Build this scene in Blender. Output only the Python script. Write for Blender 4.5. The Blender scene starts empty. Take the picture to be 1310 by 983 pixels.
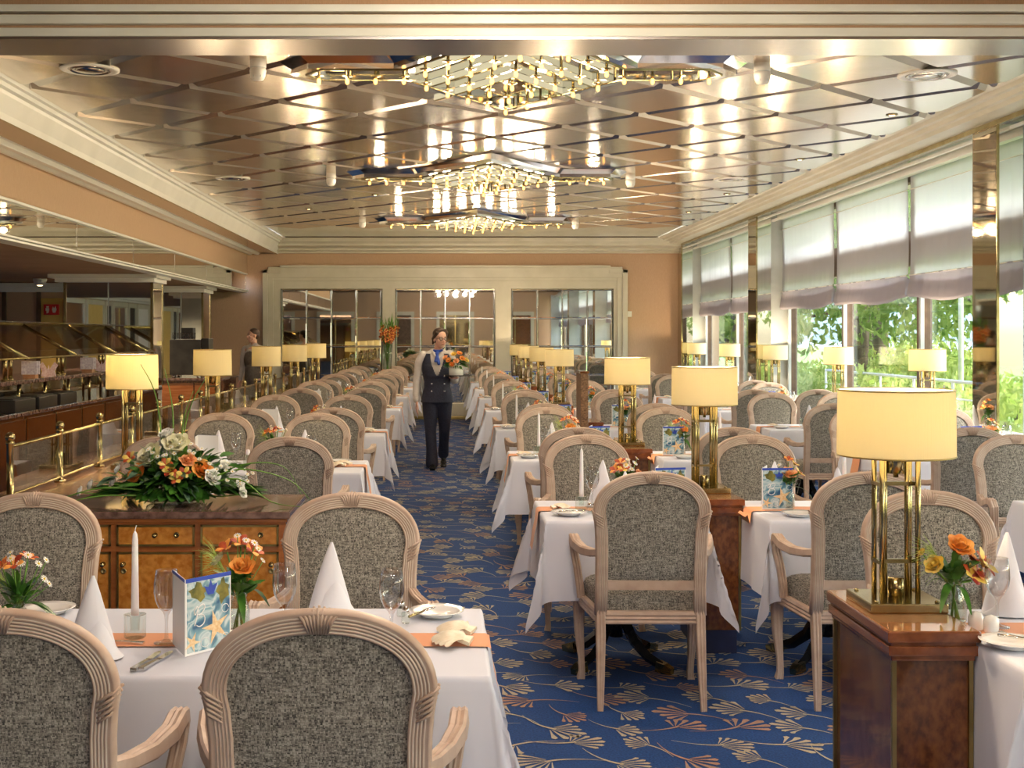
SKY, SUN, LAMP, CHAND, NEAR, BUF, EXPO = 1.4, 2.4, 27.0, 125.0, 1.0, 190.0, 0.22
import bpy, bmesh, math, random
from math import sin, cos, pi, radians, sqrt, atan2, hypot
from mathutils import Vector, Matrix, Euler

scene = bpy.context.scene
COL = scene.collection
RND = random.Random(7)

# ------------------------------------------------------------------ materials
MATS = {}
def new_mat(name):
    m = bpy.data.materials.new(name); m.use_nodes = True
    nt = m.node_tree
    for n in list(nt.nodes): nt.nodes.remove(n)
    out = nt.nodes.new('ShaderNodeOutputMaterial')
    MATS[name] = m
    return m, nt, out
def principled(name, col, rough=.5, metal=0., **kw):
    m, nt, out = new_mat(name)
    b = nt.nodes.new('ShaderNodeBsdfPrincipled')
    b.inputs['Base Color'].default_value = (*col, 1)
    b.inputs['Roughness'].default_value = rough
    b.inputs['Metallic'].default_value = metal
    for k, v in kw.items():
        b.inputs[k.replace('_', ' ')].default_value = v
    nt.links.new(b.outputs[0], out.inputs[0])
    return m, nt, b
def coords(nt, scale=(1, 1, 1), rot=(0, 0, 0), kind='Object'):
    tc = nt.nodes.new('ShaderNodeTexCoord'); mp = nt.nodes.new('ShaderNodeMapping')
    mp.inputs['Scale'].default_value = scale; mp.inputs['Rotation'].default_value = rot
    nt.links.new(tc.outputs[kind], mp.inputs[0]); return mp.outputs[0]
def noise(nt, vec, scale, detail=3, rough=.5, dist=0):
    n = nt.nodes.new('ShaderNodeTexNoise'); n.inputs['Scale'].default_value = scale
    n.inputs['Detail'].default_value = detail; n.inputs['Roughness'].default_value = rough
    n.inputs['Distortion'].default_value = dist
    nt.links.new(vec, n.inputs['Vector']); return n.outputs[0]
def ramp(nt, fac, stops):
    r = nt.nodes.new('ShaderNodeValToRGB')
    cr = r.color_ramp
    while len(cr.elements) < len(stops): cr.elements.new(.5)
    for e, (p, c) in zip(cr.elements, stops):
        e.position = p; e.color = (*c, 1)
    nt.links.new(fac, r.inputs[0]); return r.outputs[0]
def bump(nt, b, h, strength=.2, dist=.01):
    n = nt.nodes.new('ShaderNodeBump'); n.inputs['Strength'].default_value = strength
    n.inputs['Distance'].default_value = dist
    nt.links.new(h, n.inputs['Height']); nt.links.new(n.outputs[0], b.inputs['Normal'])
def noisy(name, c1, c2, scale=8, rough=.5, metal=0., stretch=(1, 1, 1), bmp=0., detail=4, lo=.35, hi=.65, **kw):
    m, nt, b = principled(name, c1, rough, metal, **kw)
    v = coords(nt, stretch); n = noise(nt, v, scale, detail)
    nt.links.new(ramp(nt, n, [(lo, c1), (hi, c2)]), b.inputs['Base Color'])
    if bmp: bump(nt, b, n, bmp)
    return m

noisy('frame_wood', (.46, .325, .245), (.58, .44, .345), 14, .42, stretch=(1, 1, 1), bmp=.08)
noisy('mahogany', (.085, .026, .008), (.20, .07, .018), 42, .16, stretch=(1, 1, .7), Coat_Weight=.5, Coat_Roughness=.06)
noisy('mahogany_edge', (.16, .045, .016), (.26, .085, .03), 22, .16, stretch=(1, .3, 1), Coat_Weight=.5, Coat_Roughness=.06)
noisy('lime_wash', (.66, .58, .48), (.76, .69, .58), 20, .5)
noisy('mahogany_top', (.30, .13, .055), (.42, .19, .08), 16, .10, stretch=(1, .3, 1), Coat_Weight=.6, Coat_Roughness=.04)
noisy('burl', (.50, .17, .022), (.72, .32, .06), 38, .22, bmp=.05, detail=6, Coat_Weight=.4, Coat_Roughness=.08)
noisy('cherry', (.33, .10, .025), (.46, .16, .045), 14, .25, stretch=(.3, 1, 3), Coat_Weight=.4, Coat_Roughness=.1)
noisy('ledge_wood', (.40, .20, .10), (.56, .30, .17), 14, .2, stretch=(2, .25, 1), Coat_Weight=.4, Coat_Roughness=.08)
noisy('marble', (.10, .055, .045), (.25, .15, .12), 26, .09, detail=8, Coat_Weight=.3, Coat_Roughness=.03)
noisy('brass', (.35, .285, .13), (.50, .42, .22), 9, .19, 1.0)
noisy('brass_dull', (.34, .27, .10), (.48, .38, .16), 9, .3, 1.0)
principled('chrome', (.82, .82, .82), .07, 1.0)
principled('steel_plate', (.60, .58, .55), .16, 1.0)
principled('mirror', (.80, .80, .74), .015, 1.0)
principled('mirror_bronze', (.58, .53, .43), .03, 1.0)
principled('mirror_smoked', (.30, .26, .22), .08, 1.0)
principled('silver', (.75, .74, .72), .18, 1.0)
noisy('cream_paint', (.56, .53, .42), (.62, .59, .48), 3, .35)
noisy('white_paint', (.76, .76, .72), (.82, .82, .78), 3, .3)
noisy('grey_frame', (.40, .44, .44), (.48, .52, .52), 3, .35)
noisy('window_brown', (.09, .05, .03), (.14, .085, .05), 9, .6)
noisy('wall_fabric', (.50, .335, .215), (.58, .40, .265), 40, .85, stretch=(14, 14, .6), bmp=.05)
noisy('wall_fabric_brown', (.30, .17, .08), (.36, .21, .11), 40, .85, stretch=(14, 14, .6))
noisy('ceiling_brown', (.26, .15, .075), (.30, .18, .095), 3, .7)
noisy('porcelain', (.86, .85, .82), (.90, .89, .86), 3, .12, Coat_Weight=.5)
noisy('white_plastic', (.78, .76, .70), (.84, .82, .76), 3, .35)
noisy('black_plastic', (.014, .013, .013), (.03, .027, .025), 6, .3)
noisy('black_iron', (.010, .010, .012), (.022, .022, .024), 9, .2)
noisy('plinth_blue', (.008, .013, .05), (.014, .02, .075), 9, .5)
noisy('stem_green', (.07, .20, .02), (.16, .34, .04), 30, .45)
noisy('leaf_green', (.018, .075, .010), (.06, .19, .022), 20, .38)
noisy('leaf_blue', (.06, .13, .075), (.13, .22, .13), 20, .5)
noisy('leaf_lime', (.30, .46, .07), (.46, .60, .14), 20, .5)
noisy('petal_orange', (.85, .27, .04), (.95, .50, .12), 28, .55)
noisy('petal_peach', (.90, .38, .17), (.93, .55, .26), 28, .55)
noisy('petal_cream', (.82, .80, .52), (.90, .88, .68), 28, .55)
noisy('petal_white', (.86, .86, .80), (.92, .92, .88), 28, .5)
noisy('petal_red', (.30, .02, .015), (.62, .13, .03), 30, .5)
noisy('petal_yellow', (.86, .60, .06), (.90, .72, .25), 28, .5)
noisy('pollen', (.75, .50, .03), (.82, .60, .05), 28, .7)
noisy('shell', (.74, .62, .44), (.88, .80, .64), 30, .4, stretch=(1, 1, 1))
noisy('starfish', (.70, .46, .22), (.84, .66, .40), 120, .7)
noisy('candle_wax', (.86, .85, .88), (.90, .89, .92), 5, .4, Subsurface_Weight=.1)
noisy('skin', (.62, .36, .26), (.68, .41, .31), 12, .5, Subsurface_Weight=.05)
noisy('hair', (.035, .018, .012), (.065, .035, .022), 40, .45, stretch=(1, 1, .2))
noisy('navy_cloth', (.012, .014, .032), (.022, .025, .05), 60, .75)
noisy('grey_vest', (.11, .095, .085), (.15, .13, .115), 40, .8)
noisy('shirt_white', (.52, .48, .46), (.60, .56, .54), 10, .8)
noisy('scarf_blue', (.012, .05, .32), (.03, .09, .45), 30, .5)
noisy('shoe_black', (.01, .01, .01), (.02, .02, .02), 10, .25)
noisy('blue_ink', (.015, .055, .42), (.03, .08, .5), 10, .4)
noisy('sign_red', (.62, .02, .02), (.66, .03, .03), 3, .4)
noisy('beige_board', (.52, .40, .29), (.56, .44, .32), 5, .6)
noisy('door_yellow', (.66, .44, .11), (.72, .50, .15), 5, .5)
noisy('pink_glass', (.62, .42, .44), (.82, .70, .74), 60, .25)
noisy('wicker', (.11, .055, .025), (.30, .17, .09), 60, .6, stretch=(1, 1, 2.2), bmp=.5)
noisy('lawn', (.10, .20, .03), (.20, .34, .06), 2, .9)
noisy('gravel', (.45, .42, .37), (.55, .52, .47), 20, .9)
noisy('bark', (.10, .075, .055), (.18, .14, .11), 12, .9, stretch=(1, 1, .2), bmp=.4)
noisy('hill', (.30, .38, .42), (.36, .44, .46), .02, 1.0)
noisy('sea_water', (.35, .45, .52), (.45, .55, .62), .1, .25)

# napkin / tablecloth: linen
def linen(name, c):
    m, nt, b = principled(name, c, .75, 0, Sheen_Weight=.2)
    n = noise(nt, coords(nt, (1, 1, 1)), 3.5, 2)
    bump(nt, b, n, .35, .02)
linen('linen', (.72, .74, .84)); linen('napkin_linen', (.80, .81, .88)); linen('runner_orange', (.78, .32, .14))

# woven tweed of the chairs
def tweed():
    m, nt, b = principled('tweed', (.3, .3, .26), .92, 0)
    tv = noise(nt, coords(nt, (230, 230, 50)), 1, 2)
    th = noise(nt, coords(nt, (50, 50, 230)), 1, 2)
    ch = nt.nodes.new('ShaderNodeTexChecker'); ch.inputs['Scale'].default_value = 170
    nt.links.new(coords(nt, (1, .01, 1)), ch.inputs['Vector'])
    mx = nt.nodes.new('ShaderNodeMix'); mx.data_type = 'FLOAT'
    nt.links.new(ch.outputs['Fac'], mx.inputs[0]); nt.links.new(tv, mx.inputs[2]); nt.links.new(th, mx.inputs[3])
    c = ramp(nt, mx.outputs[0], [(.33, (.055, .052, .048)), (.48, (.22, .205, .175)), (.66, (.46, .43, .37))])
    nt.links.new(c, b.inputs['Base Color']); bump(nt, b, mx.outputs[0], .5, .004)
tweed()

def carpet():
    m, nt, b = principled('carpet_blue', (.01, .06, .25), .95)
    n = noise(nt, coords(nt), 120, 3); n2 = noise(nt, coords(nt), 1.2, 2)
    nt.links.new(ramp(nt, n, [(.3, (.003, .026, .12)), (.7, (.008, .066, .25))]), b.inputs['Base Color'])
    bump(nt, b, n, .4, .004)
    for nm, c1, c2 in (('carpet_cream', (.34, .30, .23), (.50, .45, .35)), ('carpet_tan', (.30, .18, .135), (.42, .27, .20))):
        m, nt, b = principled(nm, c1, .95)
        n = noise(nt, coords(nt), 160, 3)
        nt.links.new(ramp(nt, n, [(.3, c1), (.7, c2)]), b.inputs['Base Color'])
carpet()

def brushed():
    m, nt, b = principled('ceiling_metal', (.82, .73, .62), .2, 1.0)
    n = noise(nt, coords(nt, (1, 60, 1)), 6, 3)
    r = nt.nodes.new('ShaderNodeMapRange'); r.inputs[3].default_value = .11; r.inputs[4].default_value = .22
    nt.links.new(n, r.inputs[0]); nt.links.new(r.outputs[0], b.inputs['Roughness'])
    n2 = noise(nt, coords(nt, (1, 1, 1)), 1.3, 2)
    bump(nt, b, n2, .25, .02)
    principled('tile_edge', (.50, .44, .36), .38, .7)
    principled('strip_mirror', (.72, .72, .68), .07, 1.0)
    m, nt, b = principled('beam_metal', (.62, .60, .57), .25, 1.0)
brushed()

def glass(name, tint=(1, 1, 1), spec=1.0, rough=.01):
    m, nt, out = new_mat(name)
    t = nt.nodes.new('ShaderNodeBsdfTransparent'); t.inputs[0].default_value = (*tint, 1)
    g = nt.nodes.new('ShaderNodeBsdfGlossy'); g.inputs['Roughness'].default_value = rough
    f = nt.nodes.new('ShaderNodeLayerWeight'); f.inputs[0].default_value = .5
    pw = nt.nodes.new('ShaderNodeMath'); pw.operation = 'POWER'; pw.inputs[1].default_value = 3.2
    ml = nt.nodes.new('ShaderNodeMath'); ml.operation = 'MULTIPLY_ADD'; ml.inputs[1].default_value = .75 * min(spec, 1.3); ml.inputs[2].default_value = .04 * spec; ml.use_clamp = True
    nt.links.new(f.outputs['Facing'], pw.inputs[0]); nt.links.new(pw.outputs[0], ml.inputs[0])
    mx = nt.nodes.new('ShaderNodeMixShader')
    nt.links.new(ml.outputs[0], mx.inputs[0]); nt.links.new(t.outputs[0], mx.inputs[1]); nt.links.new(g.outputs[0], mx.inputs[2])
    nt.links.new(mx.outputs[0], out.inputs[0])
glass('window_glass', (.97, .99, .98), .6)
glass('panel_glass', (.90, .93, .90), 1.6)
glass('bronze_glass', (.86, .82, .72), 1.0)
glass('wine_glass', (.93, .94, .95), 2.2)
glass('jar_glass', (.90, .94, .92), 1.6)
glass('spectacle_glass', (.9, .9, .92), 1.0)

def translucent(name, col, tr, mixf=.5):
    m, nt, out = new_mat(name)
    d = nt.nodes.new('ShaderNodeBsdfDiffuse'); d.inputs[0].default_value = (*col, 1)
    t = nt.nodes.new('ShaderNodeBsdfTranslucent'); t.inputs[0].default_value = (*tr, 1)
    n = noise(nt, coords(nt, (60, 60, 1)), 4, 2)
    bp = nt.nodes.new('ShaderNodeBump'); bp.inputs['Strength'].default_value = .25; bp.inputs['Distance'].default_value = .01
    nt.links.new(n, bp.inputs['Height']); nt.links.new(bp.outputs[0], d.inputs['Normal'])
    mx = nt.nodes.new('ShaderNodeMixShader'); mx.inputs[0].default_value = mixf
    nt.links.new(d.outputs[0], mx.inputs[1]); nt.links.new(t.outputs[0], mx.inputs[2])
    nt.links.new(mx.outputs[0], out.inputs[0])
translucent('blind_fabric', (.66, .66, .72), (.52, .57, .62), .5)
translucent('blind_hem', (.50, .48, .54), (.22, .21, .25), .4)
translucent('shade_fabric', (.80, .76, .64), (.88, .81, .52), .5)
def leafmat(name, c1, c2, sc):
    m, nt, out = new_mat(name)
    d = nt.nodes.new('ShaderNodeBsdfDiffuse'); t = nt.nodes.new('ShaderNodeBsdfTranslucent')
    cc = ramp(nt, noise(nt, coords(nt), sc, 3), [(.35, c1), (.65, c2)])
    nt.links.new(cc, d.inputs[0]); nt.links.new(cc, t.inputs[0])
    mx = nt.nodes.new('ShaderNodeMixShader'); mx.inputs[0].default_value = .5
    nt.links.new(d.outputs[0], mx.inputs[1]); nt.links.new(t.outputs[0], mx.inputs[2]); nt.links.new(mx.outputs[0], out.inputs[0])
leafmat('hedge_leaf', (.26, .38, .07), (.60, .66, .24), 3); leafmat('tree_leaf', (.11, .20, .04), (.40, .48, .15), 1.6)
translucent('vase_frost', (.75, .80, .78), (.8, .85, .82), .4)

def emit(name, col, s):
    m, nt, out = new_mat(name)
    e = nt.nodes.new('ShaderNodeEmission'); e.inputs[0].default_value = (*col, 1); e.inputs[1].default_value = s
    nt.links.new(e.outputs[0], out.inputs[0])
emit('bulb_glow', (1, .44, .09), 5.5); emit('bar_reflection_glow', (1, .88, .56), .62); emit('downlight_glow', (1, .75, .4), 9)

def card_print():
    m, nt, b = principled('card_print', (.3, .5, .6), .25)
    n = noise(nt, coords(nt, (1, 1, 1)), 17, 2, .5, 1.4)
    c = ramp(nt, n, [(.30, (.04, .12, .24)), (.42, (.18, .36, .46)), (.50, (.60, .70, .72)), (.58, (.24, .42, .50)), (.68, (.10, .20, .28))])
    nt.links.new(c, b.inputs['Base Color'])
card_print()
noisy('lantern_print', (.55, .50, .62), (.80, .78, .84), 40, .3)
noisy('card_green', (.07, .08, .02), (.32, .28, .05), 25, .3)
noisy('white_card', (.84, .84, .84), (.88, .88, .88), 3, .35)

# ------------------------------------------------------------------ mesh helper
class MB:
    def __init__(s): s.v = []; s.f = []; s.m = []; s.s = []
    def add(s, vs, fs, mat=0, smooth=False, M=None):
        o = len(s.v)
        for p in vs:
            p = Vector(p)
            if M is not None: p = M @ p
            s.v.append(p)
        for f in fs:
            s.f.append([i + o for i in f]); s.m.append(mat); s.s.append(smooth)
        return s
    def box(s, x0, x1, y0, y1, z0, z1, mat=0, M=None):
        vs = [(x, y, z) for z in (z0, z1) for y in (y0, y1) for x in (x0, x1)]
        return s.add(vs, [(0, 2, 3, 1), (4, 5, 7, 6), (0, 1, 5, 4), (2, 6, 7, 3), (0, 4, 6, 2), (1, 3, 7, 5)], mat, False, M)
    def bbox(s, x0, x1, y0, y1, z0, z1, b=.004, mat=0, M=None):      # box with chamfered edges
        bm = bmesh.new(); bmesh.ops.create_cube(bm, size=1)
        for v in bm.verts:
            v.co = Vector(((x0 + x1) / 2 + v.co.x * (x1 - x0), (y0 + y1) / 2 + v.co.y * (y1 - y0), (z0 + z1) / 2 + v.co.z * (z1 - z0)))
        bmesh.ops.bevel(bm, geom=bm.edges[:], offset=b, segments=2, profile=.7, affect='EDGES')
        bm.verts.index_update()
        s.add([v.co.copy() for v in bm.verts], [[v.index for v in f.verts] for f in bm.faces], mat, False, M); bm.free(); return s
    def lathe(s, prof, n=20, mat=0, smooth=True, M=None, c=(0, 0), sy=1):
        vs = []; fs = []
        for (r, z) in prof:
            for k in range(n):
                a = 2 * pi * k / n
                vs.append((c[0] + r * cos(a), c[1] + sy * r * sin(a), z))
        for i in range(len(prof) - 1):
            for k in range(n):
                k2 = (k + 1) % n
                fs.append((i * n + k, i * n + k2, (i + 1) * n + k2, (i + 1) * n + k))
        if prof[0][0] > 1e-4: fs.append([k for k in range(n)][::-1])
        if prof[-1][0] > 1e-4: fs.append([(len(prof) - 1) * n + k for k in range(n)])
        return s.add(vs, fs, mat, smooth, M)
    def tube(s, pts, rad, n=8, mat=0, smooth=True, M=None, cap=True, sq=None, up=(0, 0, 1)):
        """tube along pts; rad scalar/list, or sq = cross-section polygon [(u,w)] scaled by rad"""
        pts = [Vector(p) for p in pts]; L = len(pts)
        rad = [rad] * L if not hasattr(rad, '__len__') else rad
        prof = sq or [(cos(2 * pi * k / n), sin(2 * pi * k / n)) for k in range(n)]
        n = len(prof); vs = []; fs = []
        prev = None
        for i, p in enumerate(pts):
            t = (pts[min(i + 1, L - 1)] - pts[max(i - 1, 0)])
            t = t.normalized() if t.length > 1e-9 else Vector((0, 0, 1))
            if prev is None:
                u = Vector(up)
                if abs(u.dot(t)) > .95: u = Vector((1, 0, 0)) if abs(t.x) < .9 else Vector((0, 1, 0))
                a = (u - t * u.dot(t)).normalized()
            else:
                a = prev - t * prev.dot(t)
                a = a.normalized() if a.length > 1e-6 else prev
            prev = a; b = t.cross(a)
            for (q, w) in prof: vs.append(p + a * (q * rad[i]) + b * (w * rad[i]))
        for i in range(L - 1):
            for k in range(n):
                k2 = (k + 1) % n
                fs.append((i * n + k, i * n + k2, (i + 1) * n + k2, (i + 1) * n + k))
        if cap:
            fs.append([k for k in range(n)][::-1]); fs.append([(L - 1) * n + k for k in range(n)])
        return s.add(vs, fs, mat, smooth, M)
    def ell(s, c, r, n=12, m=8, mat=0, M=None, R=None):
        vs = []; fs = []
        if not hasattr(r, '__len__'): r = (r, r, r)
        for i in range(m + 1):
            th = pi * i / m
            for k in range(n):
                a = 2 * pi * k / n
                p = Vector((r[0] * sin(th) * cos(a), r[1] * sin(th) * sin(a), -r[2] * cos(th)))
                if R is not None: p = R @ p
                vs.append(Vector(c) + p)
        for i in range(m):
            for k in range(n):
                k2 = (k + 1) % n
                fs.append((i * n + k, i * n + k2, (i + 1) * n + k2, (i + 1) * n + k))
        return s.add(vs, fs, mat, True, M)
    def cap(s, p0, p1, r0, r1, n=12, mat=0, fl=1.0):                 # tapered capsule
        p0 = Vector(p0); p1 = Vector(p1); d = p1 - p0; L = d.length; d.normalize()
        pts = []; rr = []
        for k in range(4):
            a = pi / 2 * (1 - k / 4); pts.append(p0 - d * (r0 * sin(a))); rr.append(max(r0 * cos(a), 1e-4))
        for k in range(5): pts.append(p0 + d * (L * k / 4)); rr.append(r0 + (r1 - r0) * k / 4)
        for k in range(1, 5):
            a = pi / 2 * k / 4; pts.append(p1 + d * (r1 * sin(a))); rr.append(max(r1 * cos(a), 1e-4))
        return s.tube(pts, rr, n, mat)
    def prism(s, poly, z0, z1, mat=0, M=None):
        n = len(poly)
        vs = [(x, y, z0) for x, y in poly] + [(x, y, z1) for x, y in poly]
        fs = [list(range(n))[::-1], list(range(n, 2 * n))] + [(k, (k + 1) % n, n + (k + 1) % n, n + k) for k in range(n)]
        return s.add(vs, fs, mat, False, M)
    def build(s, name, mat, parent=None, loc=(0, 0, 0), rz=0, fixn=True):
        me = bpy.data.meshes.new(name)
        me.from_pydata([tuple(v) for v in s.v], [], s.f)
        for mt in ([mat] if isinstance(mat, str) else mat): me.materials.append(MATS[mt])
        me.polygons.foreach_set('material_index', s.m); me.polygons.foreach_set('use_smooth', s.s)
        if fixn:
            bm = bmesh.new(); bm.from_mesh(me); bmesh.ops.recalc_face_normals(bm, faces=bm.faces[:]); bm.to_mesh(me); bm.free()
        me.update()
        o = bpy.data.objects.new(name, me); COL.objects.link(o)
        o.location = loc; o.rotation_euler = (0, 0, rz)
        if parent is not None: o.parent = parent
        return o

def empty(name, loc=(0, 0, 0), rz=0):
    o = bpy.data.objects.new(name, None); o.empty_display_size = .1; COL.objects.link(o)
    o.location = loc; o.rotation_euler = (0, 0, rz); return o
def tag(o, label=None, cat=None, group=None, kind=None):
    if label: o['label'] = label
    if cat: o['category'] = cat
    if group: o['group'] = group
    if kind: o['kind'] = kind
    return o
def struct(mb, name, mat, label=None, parent=None, loc=(0, 0, 0), rz=0):
    o = mb.build(name, mat, parent, loc, rz)
    if parent is None: o['kind'] = 'structure'
    if label: o['label'] = label
    return o
KIDS = {}
def copy_tree(o):
    def rec(a, par):
        c = a.copy(); COL.objects.link(c)
        if par is not None: c.parent = par
        for ch in a.children: rec(ch, c)
        return c
    return rec(o, None)
USED = set()
PROTO = {}
def place(key, loc, rz=0, label=None, group=None, sc=None):
    p = PROTO[key]
    if key in USED: o = copy_tree(p)
    else: o = p; USED.add(key)
    o.location = loc; o.rotation_euler = (0, 0, rz)
    if sc: o.scale = (sc, sc, sc) if not hasattr(sc, '__len__') else sc
    if label: o['label'] = label
    if group: o['group'] = group
    return o
ORD = ['first', 'second', 'third', 'fourth', 'fifth', 'sixth', 'seventh', 'eighth', 'ninth']

# ------------------------------------------------------------------ camera
F = 1600.; VX, VY = 570., 430.; H = 1.6
cam = bpy.data.cameras.new('camera'); co = bpy.data.objects.new('camera', cam); COL.objects.link(co)
co.location = (0, 0, H); co.rotation_euler = (pi / 2, 0, 0)
cam.sensor_width = 36; cam.lens = F / 1310 * 36
cam.shift_x = (655 - VX) / 1310; cam.shift_y = -(491.5 - VY) / 1310
cam.clip_start = .05; cam.clip_end = 2000
scene.camera = co
vs = scene.view_settings; vs.view_transform = 'Standard'; vs.look = 'None'; vs.gamma = 1; vs.use_curve_mapping = False
# ------------------------------------------------------------------ the room
YB = 24.24                      # back wall
XL, XR = -3.84, 4.5             # fascia on the left, column faces on the right
ZC = 3.45

# floor: carpet with woven ginkgo leaves
def leaf(mb, x, y, rot, s, mat, ribs=8):
    M = Matrix.Translation((x, y, .0022)) @ Matrix.Rotation(rot, 4, 'Z') @ Matrix.Scale(s, 4)
    vs = []; fs = []
    span = radians(132)
    for k in range(ribs):
        a0 = -span / 2 + span * (k + .16) / ribs; a1 = -span / 2 + span * (k + .78) / ribs
        ra = .80 + .22 * sin(pi * (k + .5) / ribs) + (.14 if k < ribs / 2 else -.06)
        am = (a0 + a1) / 2; i = len(vs); sw = .10
        vs += [(.16 * cos(am - .06), .16 * sin(am - .06), 0), (.16 * cos(am + .06), .16 * sin(am + .06), 0),
               (.58 * cos(a1 - .04), .58 * sin(a1 - .04), 0), (ra * .94 * cos(a1 + sw * .3), ra * .94 * sin(a1 + sw * .3), 0),
               (ra * 1.02 * cos(am + sw * .3), ra * 1.02 * sin(am + sw * .3), 0), (ra * .95 * cos(a0 + sw * .3), ra * .95 * sin(a0 + sw * .3), 0), (.58 * cos(a0 + .04), .58 * sin(a0 + .04), 0)]
        fs.append([i + j for j in range(7)])
    i = len(vs); n = 7
    for k in range(n + 1):
        t = k / n; cx = .22 - 1.45 * t; cy = .75 * t * t; w = .045 * (1 - t) + .012
        vs += [(cx, cy - w, 0), (cx, cy + w, 0)]
    for k in range(n): fs.append([i + 2 * k, i + 2 * k + 1, i + 2 * k + 3, i + 2 * k + 2])
    mb.add(vs, fs, mat, False, M)
fl = MB(); fl.add([(-9, -6, 0), (5.0, -6, 0), (5.0, YB + .3, 0), (-9, YB + .3, 0)], [(0, 1, 2, 3)], 0)
r = random.Random(3)
j = 0; y = 1.5
while y < YB:
    x = -2.2 + (.115 if j % 2 else 0)
    while x < 4.5:
        a = r.choice([0, pi, .5, pi - .5, -.5, pi + .5]) + r.uniform(-.35, .35)
        leaf(fl, x + r.uniform(-.03, .03), y + r.uniform(-.03, .03), a, r.choice([.125, .14, .105]), 1 if r.random() < .68 else 2,
             r.choice([7, 8, 6]))
        x += .26
    y += .2; j += 1
struct(fl, 'floor', ['carpet_blue', 'carpet_cream', 'carpet_tan'], 'blue carpet with woven cream and tan ginkgo leaves')

# ceiling: metal tiles set on the diagonal, dropped a little, with bevelled edges
ce = MB(); ce.add([(-3.2, 6.9, ZC + .03), (4.15, 6.9, ZC + .03), (4.15, YB, ZC + .03), (-3.2, YB, ZC + .03)], [(0, 3, 2, 1)], 2)
def clip(poly, x0, x1, y0, y1):
    for ax, lim, sg in ((0, x0, 1), (0, x1, -1), (1, y0, 1), (1, y1, -1)):
        out = []
        for i in range(len(poly)):
            a = poly[i - 1]; b = poly[i]
            ia = (a[ax] - lim) * sg >= 0; ib = (b[ax] - lim) * sg >= 0
            if ia != ib:
                t = (lim - a[ax]) / (b[ax] - a[ax]); out.append(tuple(a[q] + t * (b[q] - a[q]) for q in range(3)))
            if ib: out.append(b)
        poly = out
        if len(poly) < 3: return []
    return poly
P = 1.17 / 2
for i in range(-2, 20):
    for k in range(-16, 20):
        if (i + k) % 2: continue
        cx = -3.07 + P * i; cy = 9.8 + P * k
        if not (-3.9 < cx < 4.8 and 6.5 < cy < 24.4): continue
        rot = Matrix.Rotation(0, 4, 'Z')
        d0, d1, zt, zb = P - .012, P - .075, ZC + .03, ZC - .012
        top = [(cx + d0, cy, zt), (cx, cy + d0, zt), (cx - d0, cy, zt), (cx, cy - d0, zt)]
        bot = [(cx + d1, cy, zb), (cx, cy + d1, zb), (cx - d1, cy, zb), (cx, cy - d1, zb)]
        polys = [(bot, 0)] + [([top[q], top[(q + 1) % 4], bot[(q + 1) % 4], bot[q]], 1 if q in (1, 3) else 3) for q in range(4)]
        for pl, mt in polys:
            c = clip(pl, -3.1, 4.05, 7.0, 23.75)
            if c: ce.add(c, [list(range(len(c)))], mt)
struct(ce, 'ceiling', ['ceiling_metal', 'tile_edge', 'strip_mirror', 'beam_metal'], 'brushed metal ceiling tiles laid on the diagonal')

# crown mouldings as extruded profiles: list of (offset inwards, z)
def crown(name, prof, x, y0, y1, sgn, mats, label, cuts):
    mb = MB()
    for q in range(len(prof) - 1):
        (a, za), (b, zb) = prof[q], prof[q + 1]
        xa, xb = x + sgn * a, x + sgn * b
        mb.add([(xa, y0, za), (xb, y0, zb), (xb, y1, zb), (xa, y1, za)], [(0, 1, 2, 3)], cuts[q])
    mb_back = mb
    return struct(mb, name, mats, label)
# left: from fascia wall (x=-3.84,z=3.2) up to the tiles (x=-3.1,z=3.45)
profL = [(0, 3.215), (.0, 3.19), (.03, 3.168), (.07, 3.168), (.10, 3.19), (.14, 3.19), (.17, 3.168), (.21, 3.168), (.24, 3.20), (.275, 3.20), (.56, 3.20), (.56, 3.185), (.595, 3.185), (.60, 3.235), (.655, 3.35), (.66, 3.375), (.69, 3.385), (.695, 3.415), (.725, 3.42), (.735, 3.445), (.76, 3.47)]
cutL = [0, 0, 0, 0, 0, 0, 0, 0, 0, 2, 3, 3, 0, 0, 0, 0, 0, 0, 0, 0]
crown('trim_left', profL, -3.84, 6.9, YB, 1, ['white_paint', 'strip_mirror', 'mirror_smoked', 'brass'], 'stepped white crown moulding left of the metal ceiling', cutL)
profR = [(-.4, 3.34), (0, 3.34), (0, 3.32), (.02, 3.32), (.02, 3.36), (.22, 3.36), (.24, 3.39), (.29, 3.39), (.31, 3.42), (.36, 3.42), (.38, 3.45), (.46, 3.47)]
cutR = [2, 3, 3, 3, 0, 0, 0, 0, 0, 0, 0]
crown('trim_right', profR, 4.5, 6.9, YB, -1, ['cream_paint', 'strip_mirror', 'strip_mirror', 'brass'], 'cream crown moulding above the windows', cutR)
# back crown
mb = MB()
profB = [(0, 3.2), (.10, 3.2), (.10, 3.23), (.18, 3.25), (.18, 3.29), (.42, 3.32), (.42, 3.36), (.47, 3.40), (.50, 3.47)]
for q in range(len(profB) - 1):
    (a, za), (b, zb) = profB[q], profB[q + 1]
    mb.add([(-3.84, YB - a, za), (4.55, YB - a, za), (4.55, YB - b, zb), (-3.84, YB - b, zb)], [(0, 1, 2, 3)], 1 if q == 4 else 0)
struct(mb, 'trim_back', ['cream_paint', 'cream_paint'], 'pale stepped crown moulding over the mirrored end wall')
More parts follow.
